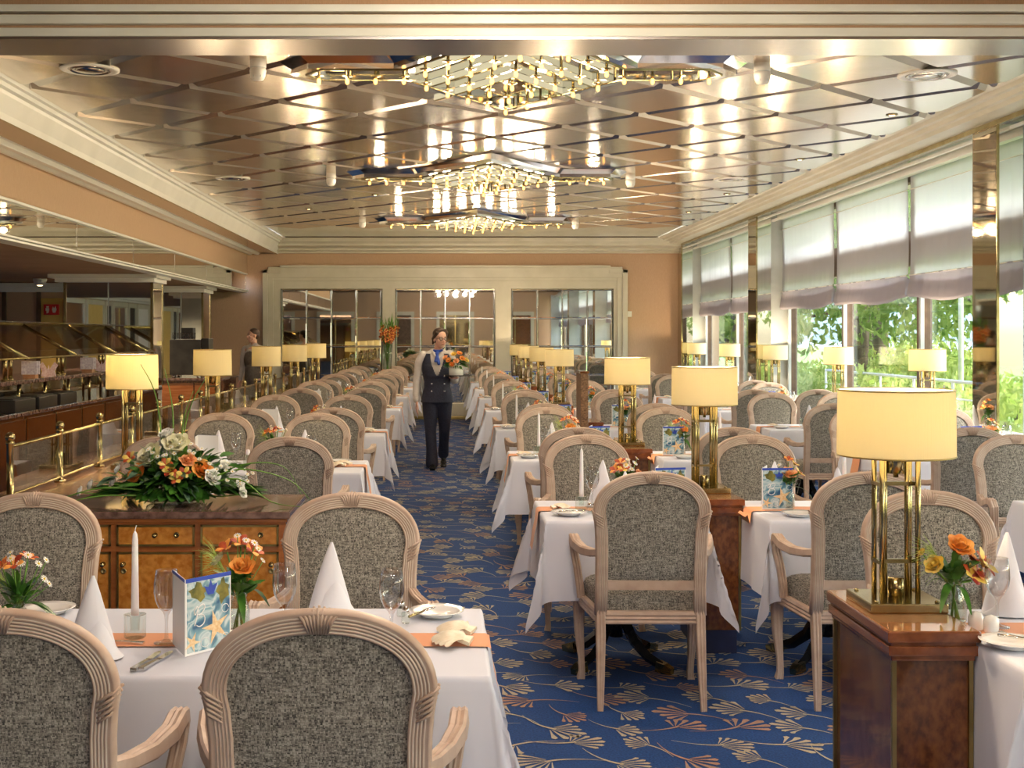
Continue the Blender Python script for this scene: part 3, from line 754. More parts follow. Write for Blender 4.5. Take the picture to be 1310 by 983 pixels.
# ------------------------------------------------------------------ chair
def reed_profile(w, t, n=5, d=.0032, roll=.30):
    """closed section in (u across, v depth); u>0 is the outer side. Reeds on both faces"""
    pts = []
    def face(sgn):
        row = []
        u0 = -w / 2; u1 = w / 2 - w * roll
        for k in range(n):
            for q in (0, .25, .5, .75):
                u = u0 + (u1 - u0) * (k + q) / n
                row.append((u, sgn * (t / 2 - d + d * sin(pi * q))))
        row.append((u1, sgn * (t / 2 - d)))
        for a in (.25, .5, .75):
            ang = a * pi / 2
            row.append((u1 + (w / 2 - u1) * sin(ang), sgn * (t / 2 + .002) * cos(ang) ** .6))
        return row
    f = face(1); b = face(-1)
    return f + [(w / 2, 0)] + b[::-1]
def yback(z):
    if z < .42: return -.27 + .055 * (z / .42)
    s = (z - .42) / .6
    return -.215 - .075 * s ** 1.15
def arch_pts(a=.225, b=.158, zc=.84, nn=30, lo=.40):
    pts = []
    for z, x in ((lo, .214), (.50, .211), (.62, .211), (.74, .213), (.80, .218)): pts.append((x, z))
    for k in range(nn + 1):
        th = pi * k / nn; c, s_ = cos(th), sin(th); e = 2 / 2.25
        pts.append((a * abs(c) ** e * (1 if c >= 0 else -1), zc + b * abs(s_) ** e))
    for z, x in ((.80, .218), (.74, .213), (.62, .211), (.50, .211), (lo, .214)): pts.append((-x, z))
    return pts
def sweep_arch(mb, pts, prof):
    n = len(pts); vs = []; fs = []; m = len(prof); mats_ = []
    for i, (x, z) in enumerate(pts):
        p0 = pts[max(i - 1, 0)]; p1 = pts[min(i + 1, n - 1)]
        tx, tz = p1[0] - p0[0], p1[1] - p0[1]; L = hypot(tx, tz); tx /= L; tz /= L
        nx, nz = tz, -tx            # outward (path runs right side up, over, down left)
        for (u, v) in prof:
            X = x + nx * u; Z = z + nz * u
            vs.append((X, yback(Z) + v, Z))
    for i in range(n - 1):
        for k in range(m):
            k2 = (k + 1) % m; fs.append((i * m + k, (i + 1) * m + k, (i + 1) * m + k2, i * m + k2)); mats_.append(1 if ((k < 20 and k % 4 == 3) or (k > 25 and (48 - k) % 4 == 0 and 4 <= 48 - k <= 20)) else 0)
    fs.append(list(range(m))); fs.append([(n - 1) * m + k for k in range(m)][::-1])
    o_ = len(mb.m); mb.add(vs, fs, 0, True)
    for q_, mm in enumerate(mats_): mb.m[o_ + q_] = mm
def chair_proto():
    t = empty('dining_armchair'); tag(t, 'armchair', 'armchair')
    g = MB(); ap = arch_pts(); prof = reed_profile(.054, .036); sweep_arch(g, ap, prof)
    # lower cross rail of the back
    for sg in (-1, 1):
        pass
    g.tube([(-.20, yback(.53), .53), (.20, yback(.53), .53)], 1, sq=[(u, v) for u, v in [(-.02, -.014), (-.012, -.018), (-.008, -.014), (0, -.018), (.008, -.014), (.012, -.018), (.02, -.014), (.02, .014), (-.02, .014)]], smooth=False)
    # crest and shoulder carvings: little fans of ridges
    for k in range(9):
        a = (k - 4) / 4
        x = a * .036
        z0, z1 = .985, 1.024 - .012 * abs(a)
        for fy in (-1, 1):
            g.tube([(x * .55, yback(z0) + fy * .017, z0 - .012), (x * .85, yback(1.0) + fy * .021, 1.003), (x * 1.25, yback(z1) + fy * .012, z1 + .004)], [.002, .0045, .003], 5)
    for sx in (-1, 1):
        for k in range(5):
            z = .838 - k * .011
            for fy in (-1, 1):
                g.tube([(sx * .205, yback(z) + fy * .018, z - .016), (sx * .235, yback(z) + fy * .020, z + .002), (sx * (.2555 - k * .0035), yback(z) + fy * .010, z + .016)], [.002, .0045, .004], 5)
    g.build('back_frame', ['frame_wood', 'lime_wash'], t)
    # upholstered back
    g = MB(); NZ, NX = 26, 16
    def hw(z):
        if z <= .84: return .187 + (.201 - .187) * max(0, (z - .70) / .14)
        q = min(1, (z - .84) / .134); return .201 * max(0, 1 - q ** 2.25) ** (1 / 2.25)
    zs = [.548 + (.972 - .548) * (1 - (1 - k / NZ) ** 1.35) for k in range(NZ + 1)]
    for fy in (-1, 1):
        vs = []; fs = []
        for z in zs:
            h = max(hw(z), .004); ez = min(1, (z - .548) / .02) * min(1, (.974 - z) / .03 + .02)
            for k in range(NX + 1):
                u = -cos(pi * k / NX); o = (.004 + (.018 if fy > 0 else .007) * (1 - abs(u) ** 5)) * max(.15, ez)
                vs.append((u * h, yback(z) + fy * o, z))
        for i in range(NZ):
            for k in range(NX): fs.append((i * (NX + 1) + k, i * (NX + 1) + k + 1, (i + 1) * (NX + 1) + k + 1, (i + 1) * (NX + 1) + k))
        g.add(vs, fs, 0, True)
    g.build('back_cushion', 'tweed', t)
    # legs
    sq = [(-1, -.8), (-.8, -1), (-.3, -.88), (0, -1), (.3, -.88), (.8, -1), (1, -.8), (1, .8), (.8, 1), (.3, .88), (0, 1), (-.3, .88), (-.8, 1), (-1, .8)]
    for sx in (-1, 1):
        g = MB(); g.tube([(sx * .214, yback(.42), .42), (sx * .214, yback(.3), .3), (sx * .217, yback(.12), .12), (sx * .220, yback(0), 0)], [.0205, .020, .016, .0125], sq=sq, smooth=False, up=(1, 0, 0))
        g.build('leg', 'frame_wood', t)
        g = MB(); g.tube([(sx * .262, .225, .41), (sx * .266, .235, .33), (sx * .264, .238, .22), (sx * .255, .228, .10), (sx * .252, .232, .035), (sx * .256, .240, 0)], [.025, .026, .021, .0145, .0145, .018], sq=sq, smooth=False, up=(1, 0, 0))
        g.build('leg', 'frame_wood', t)
    # seat rail
    g = MB()
    rail = [(-.018, -.028), (.018, -.028), (.021, -.02), (.016, -.012), (.021, -.004), (.016, .004), (.021, .012), (.018, .026), (-.018, .026)]
    bl, br, fr_, fl_ = (-.212, -.215), (.212, -.215), (.262, .226), (-.262, .226)
    fm = (0, .256)
    def railseg(P0, P1, mid=None):
        pts = [P0, P1] if mid is None else [P0, ((P0[0] * .5 + mid[0] * .5), P0[1] * .35 + mid[1] * .65), mid, ((P1[0] * .5 + mid[0] * .5), P1[1] * .35 + mid[1] * .65), P1]
        vs = []; fs = []; m = len(rail)
        for i, p in enumerate(pts):
            a = pts[max(i - 1, 0)]; b = pts[min(i + 1, len(pts) - 1)]
            tx, ty = b[0] - a[0], b[1] - a[1]; L = hypot(tx, ty); nx, ny = ty / L, -tx / L
            for (u, v) in rail: vs.append((p[0] + nx * u, p[1] + ny * u, .39 + v))
        for i in range(len(pts) - 1):
            for k in range(m):
                k2 = (k + 1) % m; fs.append((i * m + k, i * m + k2, (i + 1) * m + k2, (i + 1) * m + k))
        g.add(vs, fs)
    railseg(bl, br); railseg(br, fr_); railseg(fr_, fl_, fm); railseg(fl_, bl)
    g.build('seat_rail', 'frame_wood', t)
    # seat cushion
    out = []
    def seg(a, b, n): return [(a[0] + (b[0] - a[0]) * k / n, a[1] + (b[1] - a[1]) * k / n) for k in range(n)]
    c0 = [(-.205, -.205), (.205, -.205), (.262, .22), (0, .258), (-.262, .22)]
    for q in range(5): out += seg(c0[q], c0[(q + 1) % 5], 8)
    n = len(out); vs = []; fs = []
    rings = [(1.0, .412), (1.012, .44), (1.0, .468), (.96, .487), (.85, .500), (.6, .508), (.3, .512)]
    for (s_, z) in rings:
        for (x, y) in out: vs.append((x * s_, .02 + (y - .02) * s_, z))
    vs.append((0, .02, .513))
    for q in range(len(rings) - 1):
        for k in range(n): fs.append((q * n + k, q * n + (k + 1) % n, (q + 1) * n + (k + 1) % n, (q + 1) * n + k))
    for k in range(n): fs.append(((len(rings) - 1) * n + k, (len(rings) - 1) * n + (k + 1) % n, len(vs) - 1))
    g = MB(); g.add(vs, fs, 0, True); g.add([(x * .98, y * .98, .405) for x, y in out], [list(range(n))]); g.build('seat_cushion', 'tweed', t)
    # arms
    sq2 = [(-1, -.7), (-.7, -1), (-.25, -.82), (0, -1), (.25, -.82), (.7, -1), (1, -.7), (1, .7), (.7, 1), (.25, .84), (0, 1), (-.25, .84), (-.7, 1), (-1, .7)]
    for sx in (-1, 1):
        g = MB()
        g.tube([(sx * .222, yback(.675) + .004, .672), (sx * .242, -.17, .658), (sx * .272, -.07, .652), (sx * .296, .02, .664), (sx * .302, .075, .682), (sx * .302, .105, .680),
                (sx * .300, .125, .655), (sx * .296, .118, .61), (sx * .286, .098, .55), (sx * .276, .092, .48), (sx * .268, .098, .41)],
               [.016, .018, .020, .022, .022, .021, .020, .0185, .018, .018, .018], sq=sq2, smooth=False, up=(1, 0, 0))
        g.build('armrest', 'frame_wood', t)
    return t
PROTO['chair'] = chair_proto()

# ------------------------------------------------------------------ tables
def table_proto(w, dd, ped=2):
    t = empty('dining_table'); tag(t, 'table', 'table')
    g = MB(); g.bbox(-w / 2 + .01, w / 2 - .01, -dd / 2 + .01, dd / 2 - .01, .715, .742, .004); g.build('tabletop', 'mahogany', t)
    cs = [0] if ped == 1 else [-w / 2 + .42, w / 2 - .42]
    for cx in cs:
        g = MB(); g.lathe([(.035, .13), (.028, .2), (.028, .66), (.09, .70), (.09, .715)], 14, c=(cx, 0)); g.build('column', 'black_iron', t)
        for k in range(4):
            a = pi / 4 + k * pi / 2; dx, dy = cos(a), sin(a)
            g = MB(); g.tube([(cx + dx * .02, dy * .02, .34), (cx + dx * .05, dy * .05, .22), (cx + dx * .11, dy * .11, .12), (cx + dx * .19, dy * .19, .06), (cx + dx * .27, dy * .27, .032)], [.022, .022, .02, .018, .015], sq=[(-1, -1), (1, -1), (1, 1), (-1, 1)], smooth=False)
            o = g.build('leg', 'black_iron', t)
            g = MB(); g.tube([(cx + dx * .25, dy * .25, .030), (cx + dx * .29, dy * .29, .024), (cx + dx * .33, dy * .33, .016)], [.024, .022, .015], sq=[(-1, -1), (1, -1), (1, 1), (-1, 1)], smooth=False); g.build('foot', 'brass', o)
    return t
def cloth_proto(w, dd, over, seed, amax=.20):
    r = random.Random(seed); hw, hd = w / 2, dd / 2
    def axis(h):
        a = [0.0]; n = 14
        core = [-h + .006 + (2 * h - .012) * k / n for k in range(n + 1)]
        outer = [h, h + .006, h + .015, h + .035] + [h + over * k / 9 for k in range(2, 10)]
        return sorted([-o for o in outer]) + core + outer
    us, vs_ = axis(hw), axis(hd); ph = [r.uniform(0, 6) for _ in range(8)]
    V = []; fs = []; rad = .012
    for u in us:
        for v in vs_:
            cu = max(-hw, min(hw, u)); cv = max(-hd, min(hd, v)); s = u - cu; t = v - cv; q = hypot(s, t)
            if q < 1e-9:
                z = .746
                if abs(u) > hw - .008 or abs(v) > hd - .008: z -= .0012
                V.append((u, v, z)); continue
            dx, dy = s / q, t / q; phi = atan2(abs(t), abs(s)); bul = sin(2 * phi)
            f = min(1, q / over)
            al = .045 + amax * bul ** 1.3 + .05 * sin(cu * 9 + cv * 7 + ph[0]) + .035 * sin(cu * 23 + cv * 19 + ph[1])
            al += .10 * bul * sin(6 * phi + ph[2]) 
            al = max(.02, al)
            side = .03 * f * sin(cu * 13 + cv * 17 + ph[3]) + .10 * q * sin(4 * phi) * (1 if (s > 0) == (t > 0) else -1)
            if q < rad * 1.6: z = .746 - .004 - q * .75; off = .003 + q * .3
            else: z = .746 - .006 - q * cos(al); off = .006 + q * sin(al)
            V.append((cu + dx * off - dy * side, cv + dy * off + dx * side, z))
    n = len(vs_)
    for i in range(len(us) - 1):
        for k in range(n - 1): fs.append((i * n + k, (i + 1) * n + k, (i + 1) * n + k + 1, i * n + k + 1))
    g = MB(); g.add(V, fs, 0, True); o = g.build('tablecloth', 'linen', None, fixn=False)
    tag(o, 'cloth', 'tablecloth'); return o
def runner_proto(w, over=.19, rw=.155, wy=0):
    g = MB(); V = []; fs = []
    xs = [-w / 2 - .03 - .012 * 0]  # built as a path
    path = [(-w / 2 - .045, .748 - over), (-w / 2 - .034, .748 - over * .6), (-w / 2 - .022, .748 - .06), (-w / 2 - .015, .744), (-w / 2 - .004, .7495)] + \
           [(-w / 2 + w * k / 10, .750) for k in range(1, 10)] + [(w / 2 + .004, .7495), (w / 2 + .015, .744), (w / 2 + .022, .748 - .06), (w / 2 + .034, .748 - over * .6), (w / 2 + .045, .748 - over)]
    for (x, z) in path:
        for k in range(7): V.append((x, -rw / 2 + rw * k / 6, z))
    for i in range(len(path) - 1):
        for k in range(6): fs.append((i * 7 + k, (i + 1) * 7 + k, (i + 1) * 7 + k + 1, i * 7 + k + 1))
    g.add(V, fs, 0, True); o = g.build('table_runner', 'runner_orange'); tag(o, 'runner', 'table runner'); return o
PROTO['table_s'] = table_proto(.74, .72, 1); PROTO['table_l'] = table_proto(1.42, .78, 2); PROTO['table_m'] = table_proto(1.28, .78, 2); PROTO['table_w'] = table_proto(1.5, .74, 2)
PROTO['cloth_s'] = cloth_proto(.74, .72, .36, 3); PROTO['cloth_l'] = cloth_proto(1.42, .78, .34, 5); PROTO['cloth_m'] = cloth_proto(1.28, .78, .34, 12); PROTO['cloth_w'] = cloth_proto(1.5, .74, .34, 8)
PROTO['runner_s'] = runner_proto(.74); PROTO['runner_n'] = runner_proto(.74, .028); PROTO['runner_l'] = runner_proto(1.42); PROTO['runner_m'] = runner_proto(1.28); PROTO['runner_w'] = runner_proto(1.5)

# ------------------------------------------------------------------ table settings (origin on the table surface)
def wine_glass():
    o = MB(); o.lathe([(.034, 0), (.034, .002), (.012, .005), (.005, .014), (.004, .05), (.0055, .075), (.010, .084), (.022, .097), (.031, .118), (.0345, .140), (.0335, .165), (.029, .198), (.0283, .198), (.0327, .165), (.0337, .140), (.030, .119), (.021, .099), (.008, .088)], 22)
    t = o.build('wine_glass', 'wine_glass'); tag(t, 'g', 'wine glass'); return t
def napkin(kind=0):
    g = MB(); V = []; fs = []; n = 28; m = 10
    for i in range(m + 1):
        f = i / m; z = .215 * f; R = .064 * (1 - f) ** .9 + .0015
        for k in range(n + 1):
            a = -pi / 2 - .35 + (2 * pi + .7) * k / n
            rr = R * (1 + .05 * cos(3 * a)) * (1 + .10 * (k / n)) + .004 * (k / n)
            V.append((rr * cos(a) + .006 * f * f, rr * sin(a) * .75 + .008 * f, z if i > 0 else 0))
    for i in range(m):
        for k in range(n): fs.append((i * (n + 1) + k, i * (n + 1) + k + 1, (i + 1) * (n + 1) + k + 1, (i + 1) * (n + 1) + k))
    g.add(V, fs, 0, True)
    # turned up front fold
    V = []; fs = []; n = 16
    for i in range(6):
        f = i / 5
        for k in range(n + 1):
            a = -pi * .98 + pi * .96 * k / n; R = .080 - .030 * f; q_ = 2 * k / n - 1; h = .105 * f * max(.05, 1 - .95 * abs(q_ - .25) ** 1.1) + .001
            V.append((R * cos(a) * (1.06), R * sin(a) * .82, h))
    for i in range(5):
        for k in range(n): fs.append((i * (n + 1) + k, i * (n + 1) + k + 1, (i + 1) * (n + 1) + k + 1, (i + 1) * (n + 1) + k))
    g.add(V, fs, 0, True)
    o = g.build('folded_napkin', 'napkin_linen', fixn=False); tag(o, 'n', 'napkin'); return o
def candle():
    t = empty('candle'); tag(t, 'c', 'candle')
    g = MB(); g.lathe([(.0115, .0), (.0112, .02), (.0085, .21), (.006, .228), (.002, .236)], 14); g.build('wax', 'candle_wax', t)
    g = MB(); g.tube([(0, 0, .232), (.001, 0, .242), (.004, 0, .252)], .0012, 5); g.build('wick', 'candle_wax', t); return t
def candle_holder():
    g = MB(); prof = [(.026, 0), (.029, .004), (.029, .05), (.031, .066), (.028, .066), (.014, .062), (.012, .02)]
    n = 36; vs = []; fs = []
    for (r_, z) in prof:
        for k in range(n):
            a = 2 * pi * k / n; f = 1 + (.05 if (k % 2 == 0 and .004 <= z <= .05 and r_ > .025) else 0)
            vs.append((r_ * f * cos(a), r_ * f * sin(a), z))
    for i in range(len(prof) - 1):
        for k in range(n): fs.append((i * n + k, i * n + (k + 1) % n, (i + 1) * n + (k + 1) % n, (i + 1) * n + k))
    g.add(vs, fs, 0, False); g.add([vs[k] for k in range(n)], [list(range(n))[::-1]])
    o = g.build('candle_holder', 'jar_glass'); tag(o, 'h', 'candle holder'); return o
def plate():
    g = MB(); g.lathe([(.0, .002), (.045, .002), (.05, .0), (.052, .003), (.066, .011), (.082, .017), (.083, .019), (.066, .0145), (.053, .0065), (.0, .0055)], 30)
    o = g.build('side_plate', 'porcelain'); tag(o, 'p', 'plate'); return o
def butter_knife(mat='brass'):
    t = empty('butter_knife'); tag(t, 'k', 'knife')
    g = MB(); g.tube([(-.075, 0, 0), (-.04, 0, .001), (.0, 0, 0)], [.0045, .005, .0035], 6); g.build('handle', mat, t)
    g = MB(); g.tube([(.0, 0, 0), (.02, .001, 0), (.06, .002, 0), (.08, 0, 0)], [.004, .008, .009, .002], sq=[(-.15, -1), (.15, -1), (.15, 1), (-.15, 1)], up=(0, 0, 1)); g.build('blade', 'silver', t); return t
def knife():
    t = empty('table_knife'); tag(t, 'k', 'knife')
    g = MB(); g.tube([(-.11, 0, .006), (-.06, 0, .006), (-.005, 0, .005)], [.009, .0075, .006], sq=[(-.5, -1), (.5, -1), (.5, 1), (-.5, 1)], up=(0, 0, 1), smooth=False); g.build('handle', 'silver', t)
    g = MB(); g.tube([(-.005, 0, .004), (.02, 0, .004), (.09, .001, .004), (.115, .003, .004)], [.006, .010, .010, .002], sq=[(-.12, -1), (.12, -1), (.12, 1), (-.12, 1)], up=(0, 0, 1), smooth=False); g.build('blade', 'chrome', t); return t
def fork():
    t = empty('table_fork'); tag(t, 'f', 'fork')
    g = MB(); g.tube([(-.10, 0, .003), (-.05, 0, .006), (.02, 0, .005)], [.009, .005, .004], sq=[(-.35, -1), (.35, -1), (.35, 1), (-.35, 1)], up=(0, 0, 1), smooth=False); g.build('handle', 'silver', t)
    g = MB(); g.tube([(.018, 0, .005), (.03, 0, .004), (.05, 0, .003)], [.004, .011, .012], sq=[(-.15, -1), (.15, -1), (.15, 1), (-.15, 1)], up=(0, 0, 1), smooth=False)
    for k in range(4):
        y = -.009 + .006 * k; g.tube([(.048, y, .003), (.075, y, .006), (.09, y * .95, .010)], [.0017, .0015, .0008], 5)
    g.build('head', 'silver', t); return t
def shaker(mat, cap):
    t = empty('salt_shaker'); tag(t, 's', 'salt shaker')
    g = MB(); g.lathe([(.016, 0), (.018, .004), (.0185, .03), (.014, .042), (.0, .046)] if mat == 'porcelain' else [(.012, 0), (.013, .003), (.0125, .03), (.010, .034)], 16); g.build('body', mat, t)
    if cap:
        g = MB(); g.lathe([(.011, .034), (.0115, .040), (.008, .047), (0, .049)], 14); g.build('cap', 'chrome', t)
    return t
def shell():
    g = MB(); V = []; fs = []; n = 34; m = 9
    for i in range(m + 1):
        f = i / m
        for k in range(n + 1):
            a = radians(-68 + 136 * k / n); R = .068 * f * (1 - .10 * abs(2 * k / n - 1) ** 2)
            rib = (abs(((k * 11 / n) % 1) - .5) * 2)
            z = .015 * sin(pi * min(1, f * .93 + .04)) ** .75 * cos(a * .85) + .0050 * rib * f + .002
            V.append((R * sin(a) * 1.05, R * cos(a) - .03, z + .001))
    for i in range(m):
        for k in range(n): fs.append((i * (n + 1) + k, i * (n + 1) + k + 1, (i + 1) * (n + 1) + k + 1, (i + 1) * (n + 1) + k))
    g.add(V, fs, 0, True)
    g.add([(-.028, -.036, .002), (.028, -.036, .002), (.014, -.012, .006), (-.014, -.012, .006), (-.026, -.036, .008), (.026, -.036, .008), (.012, -.014, .013), (-.012, -.014, .013)], [(0, 1, 5, 4), (1, 2, 6, 5), (3, 0, 4, 7), (4, 5, 6, 7), (2, 3, 7, 6)])
    o = g.build('scallop_shell', 'shell', fixn=False); tag(o, 's', 'seashell'); return o
def star_poly(R, r_, n=5, rot=0):
    return [((R if k % 2 == 0 else r_) * cos(pi / 2 + rot + pi * k / n), (R if k % 2 == 0 else r_) * sin(pi / 2 + rot + pi * k / n)) for k in range(2 * n)]
def menu_card():
    t = empty('menu_card'); tag(t, 'm', 'menu card'); W, Hh = .152, .198
    g = MB(); g.box(0, W, 0, .002, 0, Hh); g.build('front_page', 'white_card', t)
    b = MB(); a = radians(-62)
    Mb = Matrix.Rotation(radians(63), 4, 'Z'); b.box(0, W, 0, .002, 0, Hh, 0, Mb); b.build('back_page', 'white_card', t)
    f = MB(); f.box(.004, W - .004, -.0006, -.0001, .006, Hh - .010); pp = f.build('photo', 'card_print', t)
    s = MB(); s.box(0, W, -.0011, -.0006, Hh - .010, Hh + .0005); s.box(.0, W, .0021, .0030, Hh - .008, Hh + .0005, 0, Mb); s.build('blue_band', 'blue_ink', t)
    def flat(poly, cx, cz, mat, nm, y=-.0009, sc=1, rot=0):
        m = MB(); n = len(poly)
        V = [(cx + sc * (x * cos(rot) - z * sin(rot)), y, cz + sc * (x * sin(rot) + z * cos(rot))) for x, z in poly]
        V.append((cx, y - .0006, cz)); m.add(V, [(k, (k + 1) % n, n) for k in range(n)]); m.build(nm, mat, pp)
    flat(star_poly(.048, .015), .100, .060, 'starfish', 'starfish', rot=.25); flat(star_poly(.028, .009), .010 + .012, .032, 'starfish', 'starfish', rot=-.4)
    flat([((.030 + .009 * sin(2.3 * k)) * cos(k / 14 * 2 * pi), (.021 + .008 * cos(1.7 * k)) * sin(k / 14 * 2 * pi)) for k in range(14)], .042, .160, 'card_green', 'green_patch', y=-.0007)
    flat([((.019 + .006 * sin(2.1 * k)) * cos(k / 14 * 2 * pi), (.030 + .008 * cos(1.9 * k)) * sin(k / 14 * 2 * pi)) for k in range(14)], .124, .152, 'card_green', 'green_patch', y=-.0007)
    flat([(-.008, 0), (-.02, .022), (-.006, .018), (0, .036), (.007, .02), (.022, .026), (.01, 0)], .082, .148, 'blue_ink', 'blue_patch', y=-.0008, sc=1.1)
    for (gx, gz, gr) in ((.064, .026, .014), (.132, .104, .012), (.132, .028, .012)):
        m = MB(); m.tube([(gx + gr * cos(q * .42), -.0011, gz + gr * .9 * sin(q * .42)) for q in range(15)], .0008, 5); m.build('glass_curl', 'white_card', pp)
    # the script B of the cover, drawn as a looping stroke
    m = MB(); P_ = [(.040, .080), (.046, .098), (.052, .122), (.048, .128), (.040, .118), (.042, .108), (.056, .128), (.070, .132), (.074, .122), (.064, .110), (.052, .106), (.066, .106), (.074, .096), (.070, .082), (.056, .076), (.044, .082)]
    pts = []
    for i in range(len(P_) - 1):
        p0 = P_[max(i - 1, 0)]; p1 = P_[i]; p2 = P_[i + 1]; p3 = P_[min(i + 2, len(P_) - 1)]
        for k in range(4):
            u = k / 4; pts.append(tuple(.5 * ((2 * p1[q]) + (-p0[q] + p2[q]) * u + (2 * p0[q] - 5 * p1[q] + 4 * p2[q] - p3[q]) * u * u + (-p0[q] + 3 * p1[q] - 3 * p2[q] + p3[q]) * u ** 3) for q in (0, 1)))
    m.tube([(x - .012, -.0015, z - .006) for x, z in pts], .0016, 5); m.build('letter', 'white_card', pp)
    return t
def jar():
    g = MB(); g.lathe([(.026, 0), (.029, .006), (.029, .055), (.022, .078), (.019, .088), (.022, .092), (.022, .104), (.0195, .104), (.017, .09), (.019, .078), (.026, .054), (.026, .008)], 20)
    o = g.build('glass_jar', 'jar_glass'); tag(o, 'j', 'jar'); return o
def rose(mb, c, R, r, mat, up=(0, 0, 1)):
    c = Vector(c); Z = Vector(up).normalized(); Q = Z.to_track_quat('Z', 'Y').to_matrix()
    for ring, (n, rad, tilt, ht) in enumerate(((3, .22, .12, .75), (4, .42, .25, .72), (5, .66, .5, .60), (6, .95, .85, .42))):
        for k in range(n):
            a = 2 * pi * k / n + ring * .7 + r.uniform(-.2, .2); w = 1.25 * rad * R * sin(pi / n) * 1.35 + .12 * R
            vs = []; 
            for i in range(4):
                f = i / 3
                for q in range(5):
                    g_ = (q - 2) / 2
                    x = rad * R * (.35 + .65 * f ** .7) + tilt * R * .25 * f * f; y = g_ * w * sin(pi * (.25 + .6 * f)) ** .8
                    x -= abs(g_) ** 2 * w * .35; z = -.25 * R + ht * R * f * (1 - .18 * g_ * g_) 
                    v = Q @ Vector((x * cos(a) - y * sin(a), x * sin(a) + y * cos(a), z)); vs.append(c + v)
            mb.add(vs, [(i * 5 + q, i * 5 + q + 1, (i + 1) * 5 + q + 1, (i + 1) * 5 + q) for i in range(3) for q in range(4)], mat, True)
    mb.ell(c + Z * R * .1, (R * .22, R * .22, R * .35), 8, 6, mat, R=Q)
def lily(mb, c, R, r, m1, m2, up):
    c = Vector(c); Q = Vector(up).normalized().to_track_quat('Z', 'Y').to_matrix()
    for k in range(6):
        a = pi / 3 * k + r.uniform(-.1, .1); vs = []
        for f, w, z in ((.05, .12, 0), (.4, .34, .32), (.75, .30, .48), (1.0, .05, .46)):
            for q in (-1, 0, 1):
                x, y = f * R, q * w * R; zz = z * R * (1 if k % 2 else .85) - .06 * R * abs(q)
                vs.append(c + Q @ Vector((x * cos(a) - y * sin(a), x * sin(a) + y * cos(a), zz)))
        mb.add(vs, [(i * 3 + q, i * 3 + q + 1, (i + 1) * 3 + q + 1, (i + 1) * 3 + q) for i in range(3) for q in range(2)], m1 if k % 2 else m2, True)
def daisy(mb, c, R, r, mp, mc, up):
    c = Vector(c); Q = Vector(up).normalized().to_track_quat('Z', 'Y').to_matrix()
    for k in range(11):
        a = 2 * pi * k / 11; vs = [c + Q @ Vector((f * R * cos(a) - w * R * sin(a), f * R * sin(a) + w * R * cos(a), .04 * R)) for f, w in ((.25, -.08), (.95, -.14), (1.0, .0), (.95, .14), (.25, .08))]
        mb.add(vs, [(0, 1, 2, 3, 4)], mp)
    mb.ell(c + Q @ Vector((0, 0, .05 * R)), (R * .32, R * .32, R * .22), 8, 5, mc, R=Q)
def leafblade(mb, p, d, L, w, r, mat=0, droop=.3):
    p = Vector(p); d = Vector(d).normalized(); s_ = d.cross(Vector((0, 0, 1)))
    s_ = s_.normalized() if s_.length > .05 else Vector((1, 0, 0)); tw = r.uniform(-.6, .6)
    nrm = s_.cross(d); s_ = (s_ * cos(tw) + nrm * sin(tw))
    vs = []; n = 5
    for i in range(n + 1):
        f = i / n; c = p + d * L * f - Vector((0, 0, droop * L * f * f)); ww = w * sin(pi * min(.97, f * .9 + .08)) ** .8
        vs += [c - s_ * ww, c - Vector((0, 0, ww * .25)), c + s_ * ww]
    mb.add(vs, [(i * 3 + q, i * 3 + q + 1, (i + 1) * 3 + q + 1, (i + 1) * 3 + q) for i in range(n) for q in range(2)], mat, True)
